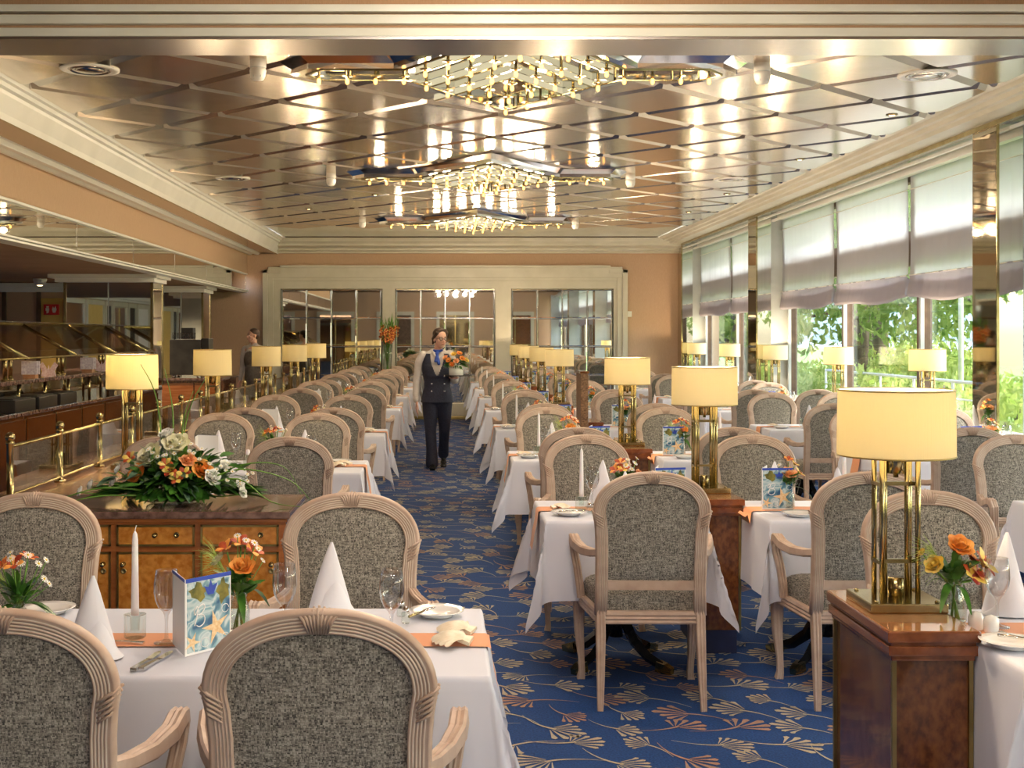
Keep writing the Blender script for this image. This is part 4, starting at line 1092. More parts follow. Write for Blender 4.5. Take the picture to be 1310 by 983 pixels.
def bouquet(seed, spec, spread=.06, zt=.19, plume=True):
    """posy whose stems start at the jar bottom"""
    r = random.Random(seed); t = empty('flower_posy'); tag(t, 'b', 'flowers')
    st = MB(); lf = MB()
    heads = []
    for (kind, x, y, z, R) in spec:
        a = r.uniform(0, 6.28); st.tube([(.014 * cos(a), .014 * sin(a), .006), (-.006 * cos(a), -.006 * sin(a), .09), (x * .6, y * .6, .09 + (z - .09) * .5), (x, y, z - .3 * R)], .0014 if kind == 'daisy' else .0022, 5)
        up = Vector((x * 2.2, y * 2.2 - .05, .12))
        m = MB()
        if kind.startswith('rose'):
            rose(m, (x, y, z), R, r, 0, up); o = m.build('rose', {'rose_o': 'petal_orange', 'rose_p': 'petal_peach', 'rose_c': 'petal_cream', 'rose_y': 'petal_yellow', 'rose_w': 'petal_white'}[kind], t, fixn=False)
        elif kind == 'lily': lily(m, (x, y, z), R, r, 0, 1, up); m.build('lily', ['petal_red', 'petal_orange'], t, fixn=False)
        elif kind == 'lily_y': lily(m, (x, y, z), R, r, 0, 1, up); m.build('lily', ['petal_yellow', 'petal_red'], t, fixn=False)
        else: daisy(m, (x, y, z), R, r, 0, 1, up); m.build('daisy', ['petal_white', 'pollen'], t, fixn=False)
    for k in range(38):
        a = r.uniform(0, 6.28); b = r.uniform(.1, 1.3); d = Vector((cos(a) * b, sin(a) * b, 1)); p = Vector((cos(a) * .012, sin(a) * .012, r.uniform(.09, zt - .05)))
        leafblade(lf, p, d, r.uniform(.05, .085), r.uniform(.006, .013), r, 0, r.uniform(.1, .6))
    for k in range(3):
        a = r.uniform(0, 6.28); leafblade(lf, (cos(a) * .02, sin(a) * .02, .10), (cos(a), sin(a), .35), .10, .011, r, 0, .9)
    lf.build('leaf', 'leaf_green', t, fixn=False); st.build('stem', 'stem_green', t)
    if plume:
        m = MB(); base = Vector((-.02, 0, .13))
        for k in range(60):
            a = r.uniform(-.9, .9); e = r.uniform(-.6, .6); L = r.uniform(.04, .085); d = Vector((-1 + .5 * r.random(), e, .55 + a)).normalized()
            q = base + Vector((-.012, 0, .02)) * r.random() * 3; m.tube([q, q + d * L * .5, q + d * L + Vector((0, 0, -.012))], [.0007, .0005, .0003], 3, cap=False)
        m.build('grass_plume', 'leaf_lime', t, fixn=False)
    return t
P_ = PROTO
P_['glass'] = wine_glass(); P_['napkin'] = napkin(); P_['candle'] = candle(); P_['holder'] = candle_holder(); P_['plate'] = plate(); P_['bknife'] = butter_knife('silver'); P_['bknife_b'] = butter_knife('brass')
P_['knife'] = knife(); P_['fork'] = fork(); P_['shaker_g'] = shaker('jar_glass', True); P_['shaker_w'] = shaker('porcelain', False); P_['shell'] = shell(); P_['menu'] = menu_card(); P_['jar'] = jar()
P_['posyA'] = bouquet(1, [('rose_o', .012, -.02, .172, .030), ('lily', -.03, -.0, .212, .030), ('lily', .005, .0, .225, .028), ('lily', .035, .0, .205, .030), ('daisy', .02, -.01, .235, .010), ('daisy', -.002, -.01, .247, .010), ('daisy', .042, -.01, .228, .011), ('daisy', .05, 0, .21, .010), ('rose_c', -.055, .0, .185, .020), ('daisy', .06, .01, .18, .009)])
P_['posyB'] = bouquet(2, [('lily', -.035, -.01, .20, .028), ('lily', -.005, -.015, .205, .030), ('lily', .02, .02, .215, .026), ('daisy', -.012, -.02, .222, .012), ('daisy', .015, -.02, .21, .012), ('daisy', .03, -.01, .23, .012), ('daisy', .055, 0, .205, .012), ('daisy', .075, 0, .215, .010), ('daisy', .07, 0, .165, .012), ('daisy', .08, .01, .15, .011), ('rose_y', -.055, 0, .19, .02), ('daisy', -.02, 0, .235, .010)])
P_['posyC'] = bouquet(3, [('rose_o', .01, -.02, .205, .034), ('lily', .045, .0, .165, .03), ('lily_y', .065, -.02, .155, .044), ('lily_y', .035, -.03, .125, .038), ('lily', .05, -.02, .13, .03), ('rose_y', -.06, -.02, .155, .026), ('rose_y', -.085, 0, .185, .010)])
P_['posyD'] = bouquet(4, [('rose_p', -.005, -.02, .165, .032), ('lily_y', .045, -.01, .16, .030), ('lily', .0, .0, .22, .026), ('daisy', -.05, 0, .17, .012), ('daisy', -.045, 0, .20, .012), ('lily_y', .03, 0, .20, .024)], plume=False)
P_['posyE'] = bouquet(5, [('lily', -.04, -.01, .165, .030), ('lily_y', -.01, -.02, .17, .028), ('lily', -.02, .0, .195, .028), ('daisy', .0, -.02, .185, .014), ('daisy', .025, -.02, .17, .014), ('daisy', .04, -.01, .195, .014), ('daisy', .01, 0, .21, .012), ('rose_p', .06, -.01, .15, .022), ('daisy', .05, 0, .215, .011)], plume=False)

# ------------------------------------------------------------------ lamp
def lamp_proto():
    t = empty('table_lamp'); tag(t, 'l', 'table lamp'); R = .172; z0, z1 = .457, .655
    g = MB(); g.bbox(-.115, .115, -.115, .115, 0, .028, .004)
    for x in (-.09, .09):
        for y in (-.09, .09): g.lathe([(.007, .028), (.007, .033), (0, .035)], 8, c=(x, y))
    g.build('base', 'brass', t)
    for x in (-.054, -.034, .034, .054):
        for y in ((-.035, .035) if abs(x) > .04 else (0,)):
            g = MB(); g.tube([(x, y, .028), (x, y, .54)], .0082, 10); g.build('column', 'brass', t)
    for z in (.13, .365):
        g = MB(); g.box(-.062, .062, -.008, .008, z, z + .012); g.box(-.062, -.054, -.04, .04, z, z + .011); g.box(.054, .062, -.04, .04, z, z + .011); g.build('cross_bar', 'brass', t)
    g = MB(); g.box(-.065, .065, -.042, .042, .535, .545); g.build('top_plate', 'brass', t)
    g = MB(); g.lathe([(.024, .028), (.024, .085), (.0, .086)], 16); g.build('collar', 'brass', t)
    g = MB(); g.lathe([(.0, .39), (.008, .39), (.008, .40), (.026, .402), (.026, .49), (.018, .495), (.018, .52), (0, .52)], 16); g.build('socket', 'brass', t)
    g = MB(); g.lathe([(.0, .52), (.02, .535), (.03, .565), (.022, .595), (0, .605)], 12); g.build('bulb', 'bulb_glow_soft', t)
    n = 48; g = MB()
    g.lathe([(R, z0), (R * .995, (z0 + z1) / 2), (R * .985, z1)], n); 
    g.lathe([(R - .004, z0), (R * .985 - .004, z1)], n)
    for prof in ([(R - .004, z0), (R, z0)],): g.lathe([(R - .004, z0 + .0001), (R, z0)], n)
    # (ends were closed as fans by lathe for solid profiles; strip them)
    g2 = MB(); keep = [(f, m, s) for f, m, s in zip(g.f, g.m, g.s) if len(f) == 4]; g2.v = g.v; g2.f = [k[0] for k in keep]; g2.m = [k[1] for k in keep]; g2.s = [k[2] for k in keep]
    sh = g2.build('lamp_shade', 'shade_fabric', t, fixn=False)
    g = MB(); rr = R; g.tube([(rr * cos(2 * pi * k / n), rr * sin(2 * pi * k / n), z0) for k in range(n + 1)], .0026, 6, cap=False); g.build('lower_trim', 'brass_dull', sh)
    g = MB(); rr = R * .985; g.tube([(rr * cos(2 * pi * k / n), rr * sin(2 * pi * k / n), z1) for k in range(n + 1)], .0026, 6, cap=False)
    for k in range(3):
        a = 2 * pi * k / 3 + .4; g.tube([(.008 * cos(a), .008 * sin(a), z1 - .02), (R * .97 * cos(a), R * .97 * sin(a), z1 - .008)], .0018, 5)
    g.build('upper_trim', 'brass_dull', sh)
    return t
emit('bulb_glow_soft', (1, .72, .40), 4)
PROTO['lamp'] = lamp_proto()
def pedestal_proto():
    t = empty('lamp_pedestal'); tag(t, 'p', 'pedestal'); w, dd = .115, .27
    g = MB(); g.box(-w + .012, w - .012, -dd + .012, dd - .012, .12, .70); g.build('body', 'mahogany', t)
    g = MB()
    for x in (-1, 1):
        for y in (-1, 1): g.box(*(sorted((x * (w - .014), x * (w - .002)))), *(sorted((y * (dd - .014), y * (dd - .002)))), .12, .70)
    g.build('brass_corner', 'brass_dull', t)
    g = MB(); g.box(-w + .02, w - .02, -dd + .02, dd - .02, 0, .12); g.build('plinth', 'plinth_blue', t)
    g = MB(); g.bbox(-w - .001, w + .001, -dd - .002, dd + .002, .695, .712, .004, 0); g.bbox(-w - .010, w + .010, -dd - .01, dd + .01, .710, .738, .005, 0); g.bbox(-w - .004, w + .004, -dd - .004, dd + .004, .736, .750, .003, 0)
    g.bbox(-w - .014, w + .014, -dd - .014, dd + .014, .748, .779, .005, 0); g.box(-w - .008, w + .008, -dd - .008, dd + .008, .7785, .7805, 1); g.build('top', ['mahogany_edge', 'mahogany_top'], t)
    return t
PROTO['pedestal'] = pedestal_proto()
# ------------------------------------------------------------------ placing furniture
J = random.Random(11)
TZ = .7505
def chair(x, y, rz, label, group):
    return place('chair', (x, y, 0), rz, label, group)
def put(key, x, y, label, group=None, rz=0., z=TZ, sc=None):
    return place(key, (x, y, z), rz, label, group, sc)
def away(x, d, lab, grp, a=0): chair(x, d + .27, a, lab, grp)
def facing(x, d, lab, grp, a=0): chair(x, d - .25, pi + a, lab, grp)

# near left table
TN = dict(x=-.61, y=3.53)
place('table_l', (-.60, 3.53, 0), 0, 'long table under a white cloth in the left foreground', 'tables for four')
place('cloth_l', (-.60, 3.53, 0), 0, 'white tablecloth of the long table in the left foreground', 'long tablecloths')
place('runner_l', (-.60, 3.50, .0), 0, 'orange runner along the long foreground table', 'table runners')
place('table_l', (-2.10, 3.53, 0), 0, 'table at the left picture edge in the foreground', 'tables for four')
place('cloth_l', (-2.10, 3.53, -.003), 0, 'white tablecloth at the left picture edge in the foreground', 'long tablecloths')
GC = 'dining armchairs'
away(-.268, 2.66, 'large carved armchair seen from behind at the bottom, left of centre', GC)
away(-.945, 2.66, 'armchair seen from behind in the bottom left corner', GC)
facing(-.345, 4.56, 'armchair facing the camera in front of the burl sideboard', GC)
facing(-1.51, 4.56, 'armchair facing the camera at the left picture edge', GC)
put('napkin', -.935, 3.30, 'white napkin cone left of the tall candle on the foreground table', 'folded napkins', .3)
put('napkin', -.355, 3.84, 'white napkin cone in front of the armchair by the sideboard', 'folded napkins', .1)
put('holder', -.874, 3.52, 'fluted glass candle holder on the foreground table', 'candle holders')
put('candle', -.874, 3.52, 'tall white taper candle on the foreground table', 'taper candles', 0, TZ + .064)
put('glass', -.772, 3.46, 'wine glass beside the menu card on the foreground table', 'wine glasses', sc=1.02)
put('glass', -.457, 3.55, 'wine glass left of the napkin on the foreground table', 'wine glasses', sc=1.02)
put('glass', -.150, 3.47, 'wine glass near the shakers on the foreground table', 'wine glasses', sc=1.02)
put('knife', -.778, 3.26, 'left knife of the cutlery pair on the foreground table', 'table knives', radians(82), sc=.87)
put('knife', -.752, 3.265, 'right knife of the cutlery pair on the foreground table', 'table knives', radians(78), sc=.87)
put('fork', -.93, 3.46, 'fork lying on the orange runner by the candle', 'table forks', radians(172))
put('menu', -.688, 3.31, 'folded starfish menu card standing on the foreground table', 'menu cards', radians(51), sc=1.03)
put('jar', -.595, 3.60, 'glass jar of flowers behind the foreground menu card', 'glass jars', sc=1.1)
put('posyA', -.595, 3.60, 'posy with orange rose behind the foreground menu card', 'posies', sc=1.12)
put('plate', -.026, 3.80, 'white side plate at the aisle corner of the foreground table', 'side plates')
put('bknife_b', -.07, 3.75, 'brass butter knife leaning on the foreground side plate', 'butter knives', radians(60), TZ + .022)
put('shaker_g', -.135, 3.79, 'rear glass shaker on the foreground table', 'glass shakers'); put('shaker_g', -.118, 3.70, 'front glass shaker on the foreground table', 'glass shakers')
put('shell', .030, 3.585, 'rear scallop shell on the foreground runner', 'scallop shells', radians(75), sc=1.45)
put('shell', .018, 3.46, 'front scallop shell on the foreground runner', 'scallop shells', radians(80), sc=1.5)
put('jar', -1.19, 3.48, 'glass jar of flowers at the left picture edge', 'glass jars'); 
put('posyB', -1.19, 3.48, 'posy of daisies and red lilies at the left picture edge', 'posies', sc=1.05)
put('plate', -1.22, 3.84, 'side plate behind the flowers at the left picture edge', 'side plates')

# sideboard
t = empty('sideboard', (-1.577, 5.31, 0)); tag(t, 'burl wood sideboard with brass trimmed drawers and polished top', 'sideboard')
W0, W1 = -.95, .915
g = MB(); g.box(W0 + .02, W1 - .02, .03, .57, .08, .80); g.build('body', 'cherry', t)
g = MB(); g.box(W0 + .04, W1 - .04, .06, .55, 0, .08); g.build('plinth', 'black_plastic', t)
g = MB(); g.bbox(W0, W1 + .0, 0, .60, .822, .852, .006); g.build('counter_top', 'marble', t)
g = MB(); g.bbox(W0 + .01, W1 - .012, .012, .58, .806, .822, .004); g.bbox(W0 + .02, W1 - .02, .022, .57, .797, .808, .003); g.build('moulding', 'cherry', t)
pw = .358
for k in range(5):
    x1 = W1 - .05 - k * pw; x0 = x1 - pw + .026
    for nm, z0, z1 in (('drawer', .703, .793), ('door', .12, .678)):
        g = MB(); g.bbox(x0 + .008, x1 - .008, .020, .04, z0 + .008, z1 - .008, .003); o = g.build(nm, 'burl', t)
        g = MB()
        g.box(x0, x1, .018, .035, z0, z0 + .008); g.box(x0, x1, .018, .035, z1 - .008, z1); g.box(x0, x0 + .008, .018, .035, z0, z1); g.box(x1 - .008, x1, .018, .035, z0, z1)
        g.build('brass_trim', 'brass_dull', o)
        kx = (x0 + x1) / 2 if nm == 'drawer' else (x1 - .03 if k % 2 == 0 else x0 + .03)
        kz = (z0 + z1) / 2 + .004 if nm == 'drawer' else z1 - .05
        kn = MB(); Mk = Matrix.Translation((kx, .02, kz)) @ Matrix.Rotation(pi / 2, 4, 'X')
        kn.lathe([(.010, 0), (.004, .003), (.004, .014), (.010, .02), (.011, .026), (.006, .032), (0, .033)], 14, M=Mk); kn.build('knob', 'brass', o)
        kn = MB(); Mk = Matrix.Translation((kx + (.09 if nm == 'drawer' else .0), .02, kz - (0 if nm == 'drawer' else .03))) @ Matrix.Rotation(pi / 2, 4, 'X')
        kn.lathe([(.012, 0), (.012, .004), (.007, .005), (.007, .002), (0, .002)], 14, M=Mk); kn.build('lock', 'brass' if nm == 'drawer' else 'brass_dull', o)

# flower arrangement on the sideboard
def arrangement():
    r = random.Random(21); t = empty('flower_arrangement', (-1.21, 5.62, .853)); tag(t, 'low wide arrangement of white and orange roses on the sideboard', 'flowers')
    g = MB(); g.lathe([(.10, 0), (.13, .01), (.14, .045), (.13, .045), (.10, .012)], 24); g.build('dish', 'jar_glass', t)
    lf = MB(); lb = MB()
    for k in range(620):
        a = r.uniform(0, 6.28); el = r.uniform(-.05, 1.2) ; R = .10 + .14 * r.random()
        d = Vector((cos(a) * cos(el) * 1.35, sin(a) * cos(el) * .8, sin(el) * .75 + .05)); p = Vector((0, 0, .06)) + d * R * r.uniform(.5, 1.0)
        (lb if r.random() < .25 else lf)
        leafblade(lb if k % 4 == 0 else lf, p, d + Vector((r.uniform(-.5, .5), r.uniform(-.5, .5), r.uniform(-.3, .4))), r.uniform(.06, .11), r.uniform(.010, .024), r, 0, r.uniform(.1, .7))
    for k in range(110):
        a = r.uniform(-.35, .35) + (0 if k % 2 else pi); p = Vector((cos(a) * .18, sin(a) * .1, .05)); leafblade(lf, p, (cos(a), sin(a) * .6 - .1, r.uniform(-.02, .3)), r.uniform(.12, .24), r.uniform(.006, .014), r, 0, .15)
    # broad leaves over the front edge
    for k in range(12):
        a = -pi / 2 + (k - 5.5) * .2; leafblade(lf, (cos(a) * .10, sin(a) * .10, .055), (cos(a), sin(a), .05), .12, .032, r, 0, .25)
    lf.build('leaf', 'leaf_green', t, fixn=False); lb.build('eucalyptus_leaf', 'leaf_blue', t, fixn=False)
    st = MB()
    fl = [('petal_cream', .005, -.03, .27, .058), ('petal_cream', -.11, -.06, .215, .062), ('petal_white', -.06, .02, .27, .036), ('petal_white', -.045, .0, .31, .034), ('petal_orange', -.155, -.10, .14, .045),
          ('petal_orange', .135, -.09, .155, .048), ('petal_white', .185, -.12, .125, .038), ('petal_peach', .07, -.09, .20, .036), ('petal_white', -.27, -.06, .10, .026), ('petal_white', -.37, -.06, .085, .026), ('petal_white', -.26, -.02, .15, .024),
          ('petal_white', .30, -.08, .09, .026), ('petal_white', .315, -.10, .055, .024), ('petal_white', .225, -.05, .17, .026), ('petal_white', -.41, -.08, .06, .024)]
    for mt, x, y, z, R in fl:
        m = MB(); rose(m, (x, y, z), R, r, 0, (x * 2, y * 2 - .15, .3)); m.build('rose', mt, t, fixn=False)
        st.tube([(x * .2, y * .2, .03), (x * .7, y * .6, z * .6), (x, y, z - R * .3)], .003, 5)
    for x, y, z in ((.0, -.13, .15), (.03, -.14, .12), (-.02, -.12, .18), (.06, -.12, .14), (-.20, -.03, .20)):
        m = MB(); lily(m, (x, y, z), .034, r, 0, 1, (x, -.5, .4)); m.build('lily', ['petal_yellow', 'petal_red'], t, fixn=False)
    for k in range(38):
        x = r.choice([r.uniform(.16, .36), r.uniform(-.1, .14), r.uniform(-.1, .14)]); z = .10 + .16 * max(0, 1 - abs(x) / .3) + r.uniform(-.03, .05); y = r.uniform(-.15, .0)
        m = MB(); daisy(m, (x, y, z), .011, r, 0, 1, (x, -.5, .6)); m.build('daisy', ['petal_white', 'pollen'], t, fixn=False); st.tube([(x * .4, y * .4, .05), (x * .9, y * .9, z * .8), (x, y, z)], .001, 4)
    for pts in ([(-.05, 0, .05), (-.09, .02, .45), (-.16, 0, .62)], [(-.02, 0, .05), (-.02, .02, .40), (-.06, .03, .60)], [(.0, 0, .1), (.05, .02, .40), (.13, .02, .56)], [(.02, 0, .05), (.03, 0, .35), (.08, -.02, .50)],
                [(.1, -.08, .08), (.30, -.12, .16), (.52, -.10, .11), (.62, -.06, .0)], [(.12, -.1, .08), (.30, -.14, .12), (.45, -.15, .02), (.62, -.2, .004)], [(.1, 0, .08), (.3, -.02, .17), (.48, 0, .16), (.56, .02, .03)],
                [(-.1, -.08, .06), (-.3, -.14, .08), (-.5, -.15, .03), (-.68, -.1, .01)], [(-.1, -.1, .04), (-.3, -.18, .05), (-.5, -.2, .006)]):
        P2 = [Vector(p) for p in pts]; out = []
        for i in range(len(P2) - 1):
            for k in range(5):
                u = k / 5; p0 = P2[max(0, i - 1)]; p1 = P2[i]; p2 = P2[i + 1]; p3 = P2[min(len(P2) - 1, i + 2)]
                out.append(.5 * ((2 * p1) + (p2 - p0) * u + (2 * p0 - 5 * p1 + 4 * p2 - p3) * u * u + (-p0 + 3 * p1 - 3 * p2 + p3) * u ** 3))
        out.append(P2[-1]); m = MB(); m.tube(out, [.004 * (1 - i / len(out)) + .0008 for i in range(len(out))], 5); m.build('grass_blade', 'stem_green', t, fixn=False)
    st.build('stem', 'stem_green', t, fixn=False)
arrangement()

# lamps + pedestals of the right block
LP = [3.8, 6.6, 9.4, 15.0, 17.8, 20.6, 23.3]
lamp_lights = []
for k, d_ in enumerate(LP):
    place('pedestal', (1.372 if k else 1.357, d_ - .05, 0), 0, 'narrow burl pedestal with brass corners between tables, ' + ORD[k] + ' from the camera', 'lamp pedestals')
    place('lamp', (1.366 if k else 1.368, d_, .7808), 0, 'lit brass table lamp on a pedestal, ' + ORD[k] + ' from the camera in the middle row', 'brass table lamps'); lamp_lights.append((1.366, d_, .7808 + .632))
place('pedestal', (1.372, 12.15, 0), 0, 'narrow burl pedestal without a lamp, between tables', 'lamp pedestals')
for k, d_ in enumerate([12.15, 14.9, 17.75, 20.6, 23.3]):
    place('pedestal', (4.66, d_ - .02, 0), 0, 'narrow pedestal by the windows, ' + ORD[k] + ' beyond the near column', 'lamp pedestals')
    place('lamp', (4.68, d_, .7808), 0, 'lit brass table lamp by the windows, ' + ORD[k] + ' from the right', 'brass table lamps', sc=(1, 1, 1.05)); lamp_lights.append((4.68, d_, .7808 + .664))
for k, d_ in enumerate([8.38, 11.27, 14.66, 17.4, 20.2]):
    place('lamp', (-2.10, d_, .716), 0, 'lit brass table lamp on the wooden partition, ' + ORD[k] + ' from the left', 'brass table lamps', sc=(1, 1, 1.16)); lamp_lights.append((-2.10, d_, .716 + .732))
# tall wicker panel standing between tables
mb = MB(); mb.bbox(-.035, .035, -.19, .19, .02, 1.27, .012)
t = empty('wicker_screen', (1.375, 12.0, 0)); t.location = (1.24, 11.35, 0); tag(t, 'slim upright dark wicker screen in front of the lampless pedestal', 'screen')
mb.build('woven_panel', 'wicker', t); g = MB(); g.bbox(-.045, .045, -.21, .21, 0, .03, .004); g.bbox(-.04, .04, -.2, .2, 1.265, 1.285, .004); g.build('rim', 'mahogany', t)

def jig(a=.012): return J.uniform(-a, a)
def small_table(x, ty, row, k, left):
    where = '%s table for two %s' % (ORD[k], row)
    place('table_s', (x, ty, 0), 0, where, 'tables for two'); place('cloth_s', (x, ty, 0), 0 if k % 2 else pi, 'white cloth on the ' + where, 'small tablecloths')
    place('runner_s' if left else 'runner_n', (x, ty + .02, 0), 0, 'orange runner on the ' + where, 'table runners')
    def p(key, dx, dy, nm, grp, rz=0., z=TZ, sc=None): put(key, x + dx + jig(), ty + dy + jig(), '%s on the %s' % (nm, where), grp, rz, z, sc)
    if left:
        p('shell', -.27, .02, 'scallop shell', 'scallop shells', radians(-80 + J.uniform(-30, 30)), sc=1.25)
        p('plate', -.25, -.19, 'white side plate', 'side plates'); p('bknife', -.23, -.19, 'butter knife', 'butter knives', .3, TZ + .019)
        p('holder', -.17, -.01, 'glass candle holder', 'candle holders'); o = PROTO['holder']
        put('candle', x - .17, ty - .01, 'white taper candle on the ' + where, 'taper candles', 0, TZ + .062)
        p('shaker_g', -.15, -.12, 'left glass shaker', 'glass shakers'); p('shaker_g', -.115, -.13, 'right glass shaker', 'glass shakers')
        p('glass', -.115, .07, 'wine glass', 'wine glasses'); p('napkin', -.05, .24, 'white napkin cone', 'folded napkins', J.uniform(-.3, .3))
        p('glass', .17, -.17, 'second wine glass', 'wine glasses'); p('napkin', .02, -.25, 'near napkin cone', 'folded napkins', 3.1)
        jx, jy = x + .05, ty + .03; put('jar', jx, jy, 'glass jar on the ' + where, 'glass jars'); put('posyE' if k % 2 == 0 else 'posyA', jx, jy, 'small flower posy on the ' + where, 'posies', J.uniform(-.3, .3), sc=1.15)
        p('menu', .20, -.02, 'starfish menu card', 'menu cards', radians(12))
    else:
        p('menu', -.32, -.01, 'starfish menu card', 'menu cards', radians(4), sc=1.02)
        jx, jy = x - .185, ty + .02; put('jar', jx, jy, 'glass jar on the ' + where, 'glass jars', sc=1.1); put('posyD' if k % 2 == 0 else 'posyA', jx, jy, 'small flower posy on the ' + where, 'posies', J.uniform(-.3, .3), sc=1.08)
        p('napkin', -.21, .18, 'white napkin cone', 'folded napkins', .2); p('napkin', .02, -.12, 'near napkin cone', 'folded napkins', 3.0)
        p('plate', -.2, -.22, 'white side plate', 'side plates'); p('fork', -.11, -.2, 'table fork', 'table forks', radians(110)); p('knife', -.08, -.2, 'table knife', 'table knives', radians(110))
        put('holder', x + .10, ty + .05, 'glass candle holder on the ' + where, 'candle holders'); put('candle', x + .10, ty + .05, 'white taper candle on the ' + where, 'taper candles', 0, TZ + .062)
        p('glass', .16, -.1, 'wine glass', 'wine glasses')

# middle block: aisle tables (left of pedestals) and inner tables (right of pedestals)
T = [6.13 + 2.8 * k for k in range(7)]
T[6] = 22.85
for k, ty in enumerate(T):
    small_table(.835, ty, 'beside the right edge of the aisle', k, True)
    aw = ty - .80 if k == 0 else ty - 1.02
    fc = ty + 1.13
    if k == 6: fc = ty + .95
    away(.884 if k == 0 else .845, aw, 'armchair seen from behind at the %s table right of the aisle' % ORD[k], GC, jig(.03))
    facing(.815, fc, 'armchair facing the camera at the %s table right of the aisle' % ORD[k], GC, jig(.03))
    small_table(1.87, ty, 'behind the lamp pedestals', k, False)
    away(1.81, ty - .80 if k == 0 else ty - 1.02, 'armchair seen from behind at the %s table behind the lamp pedestals' % ORD[k], GC, jig(.03))
    facing(1.78, fc, 'armchair facing the camera at the %s table behind the lamp pedestals' % ORD[k], GC, jig(.03))
# near right table
x, ty = 1.855, 3.55; wh = ' on the table right of the nearest pedestal'
place('table_s', (x, ty, 0), 0, 'small table right of the nearest pedestal', 'tables for two'); place('cloth_s', (x, ty, 0), 0, 'white cloth' + wh, 'small tablecloths'); place('runner_s', (x, ty + .08, 0), 0, 'orange runner' + wh, 'table runners')
away(1.80, 2.50, 'armchair with only its arm showing in the bottom right corner', GC)
facing(1.795, 4.63, 'armchair facing the camera behind the nearest brass lamp', GC)
put('jar', 1.512, 3.72, 'glass jar of flowers' + wh, 'glass jars', sc=1.25); put('posyC', 1.512, 3.72, 'posy with orange ranunculus' + wh, 'posies', sc=1.12)
put('shaker_w', 1.535, 3.62, 'left white shaker' + wh, 'white shakers', sc=1.15); put('shaker_w', 1.560, 3.575, 'right white shaker' + wh, 'white shakers', sc=1.15)
put('glass', 1.61, 3.65, 'wine glass' + wh, 'wine glasses'); put('napkin', 1.715, 3.83, 'tall white napkin cone' + wh, 'folded napkins', -.3, sc=(1, 1, 1.15))
put('plate', 1.545, 3.42, 'white side plate' + wh, 'side plates'); put('bknife', 1.59, 3.42, 'butter knife' + wh, 'butter knives', radians(-35), TZ + .021); put('fork', 1.635, 3.49, 'fork' + wh, 'table forks', radians(130))

# window row
for k, ty in enumerate(T):
    if k == 6: continue
    x = 3.70; wh = '%s table in the window row' % ORD[k]
    place('table_w', (x, ty, 0), 0, wh, 'tables for four'); place('cloth_w', (x, ty, 0), 0, 'white cloth on the ' + wh, 'long tablecloths'); place('runner_w', (x, ty, 0), 0, 'orange runner on the ' + wh, 'table runners')
    for q, cx in enumerate((3.33, 4.02)):
        s_ = ('aisle side', 'window side')[q]
        if not (k == 0 and q == 1) : away(cx + jig(), ty - 1.02, 'armchair seen from behind at the %s, %s' % (wh, s_), GC, jig(.03))
        facing(cx + jig(), ty + (1.13 if k < 2 else 1.0), 'armchair facing the camera at the %s, %s' % (wh, s_), GC, jig(.03))
    put('shell', x - .62, ty + .02, 'scallop shell on the ' + wh, 'scallop shells', 1.4); put('plate', x - .6, ty - .2, 'white side plate on the ' + wh, 'side plates')
    put('holder', x - .34, ty + .03, 'glass candle holder on the ' + wh, 'candle holders', sc=1.15)
    put('menu', x - .02, ty, 'starfish menu card on the ' + wh, 'menu cards', .1); put('jar', x + .2, ty + .02, 'glass jar on the ' + wh, 'glass jars'); put('posyD', x + .2, ty + .02, 'small flower posy on the ' + wh, 'posies', sc=1.1)
    for q, nx in enumerate((-.35, .45)):
        put('napkin', x + nx, ty - .22, 'white napkin cone on the %s, %s' % (wh, ('left', 'right')[q]), 'folded napkins', 3.0)
    put('glass', x - .12, ty - .12, 'wine glass on the ' + wh, 'wine glasses'); put('glass', x + .36, ty + .12, 'second wine glass on the ' + wh, 'wine glasses')

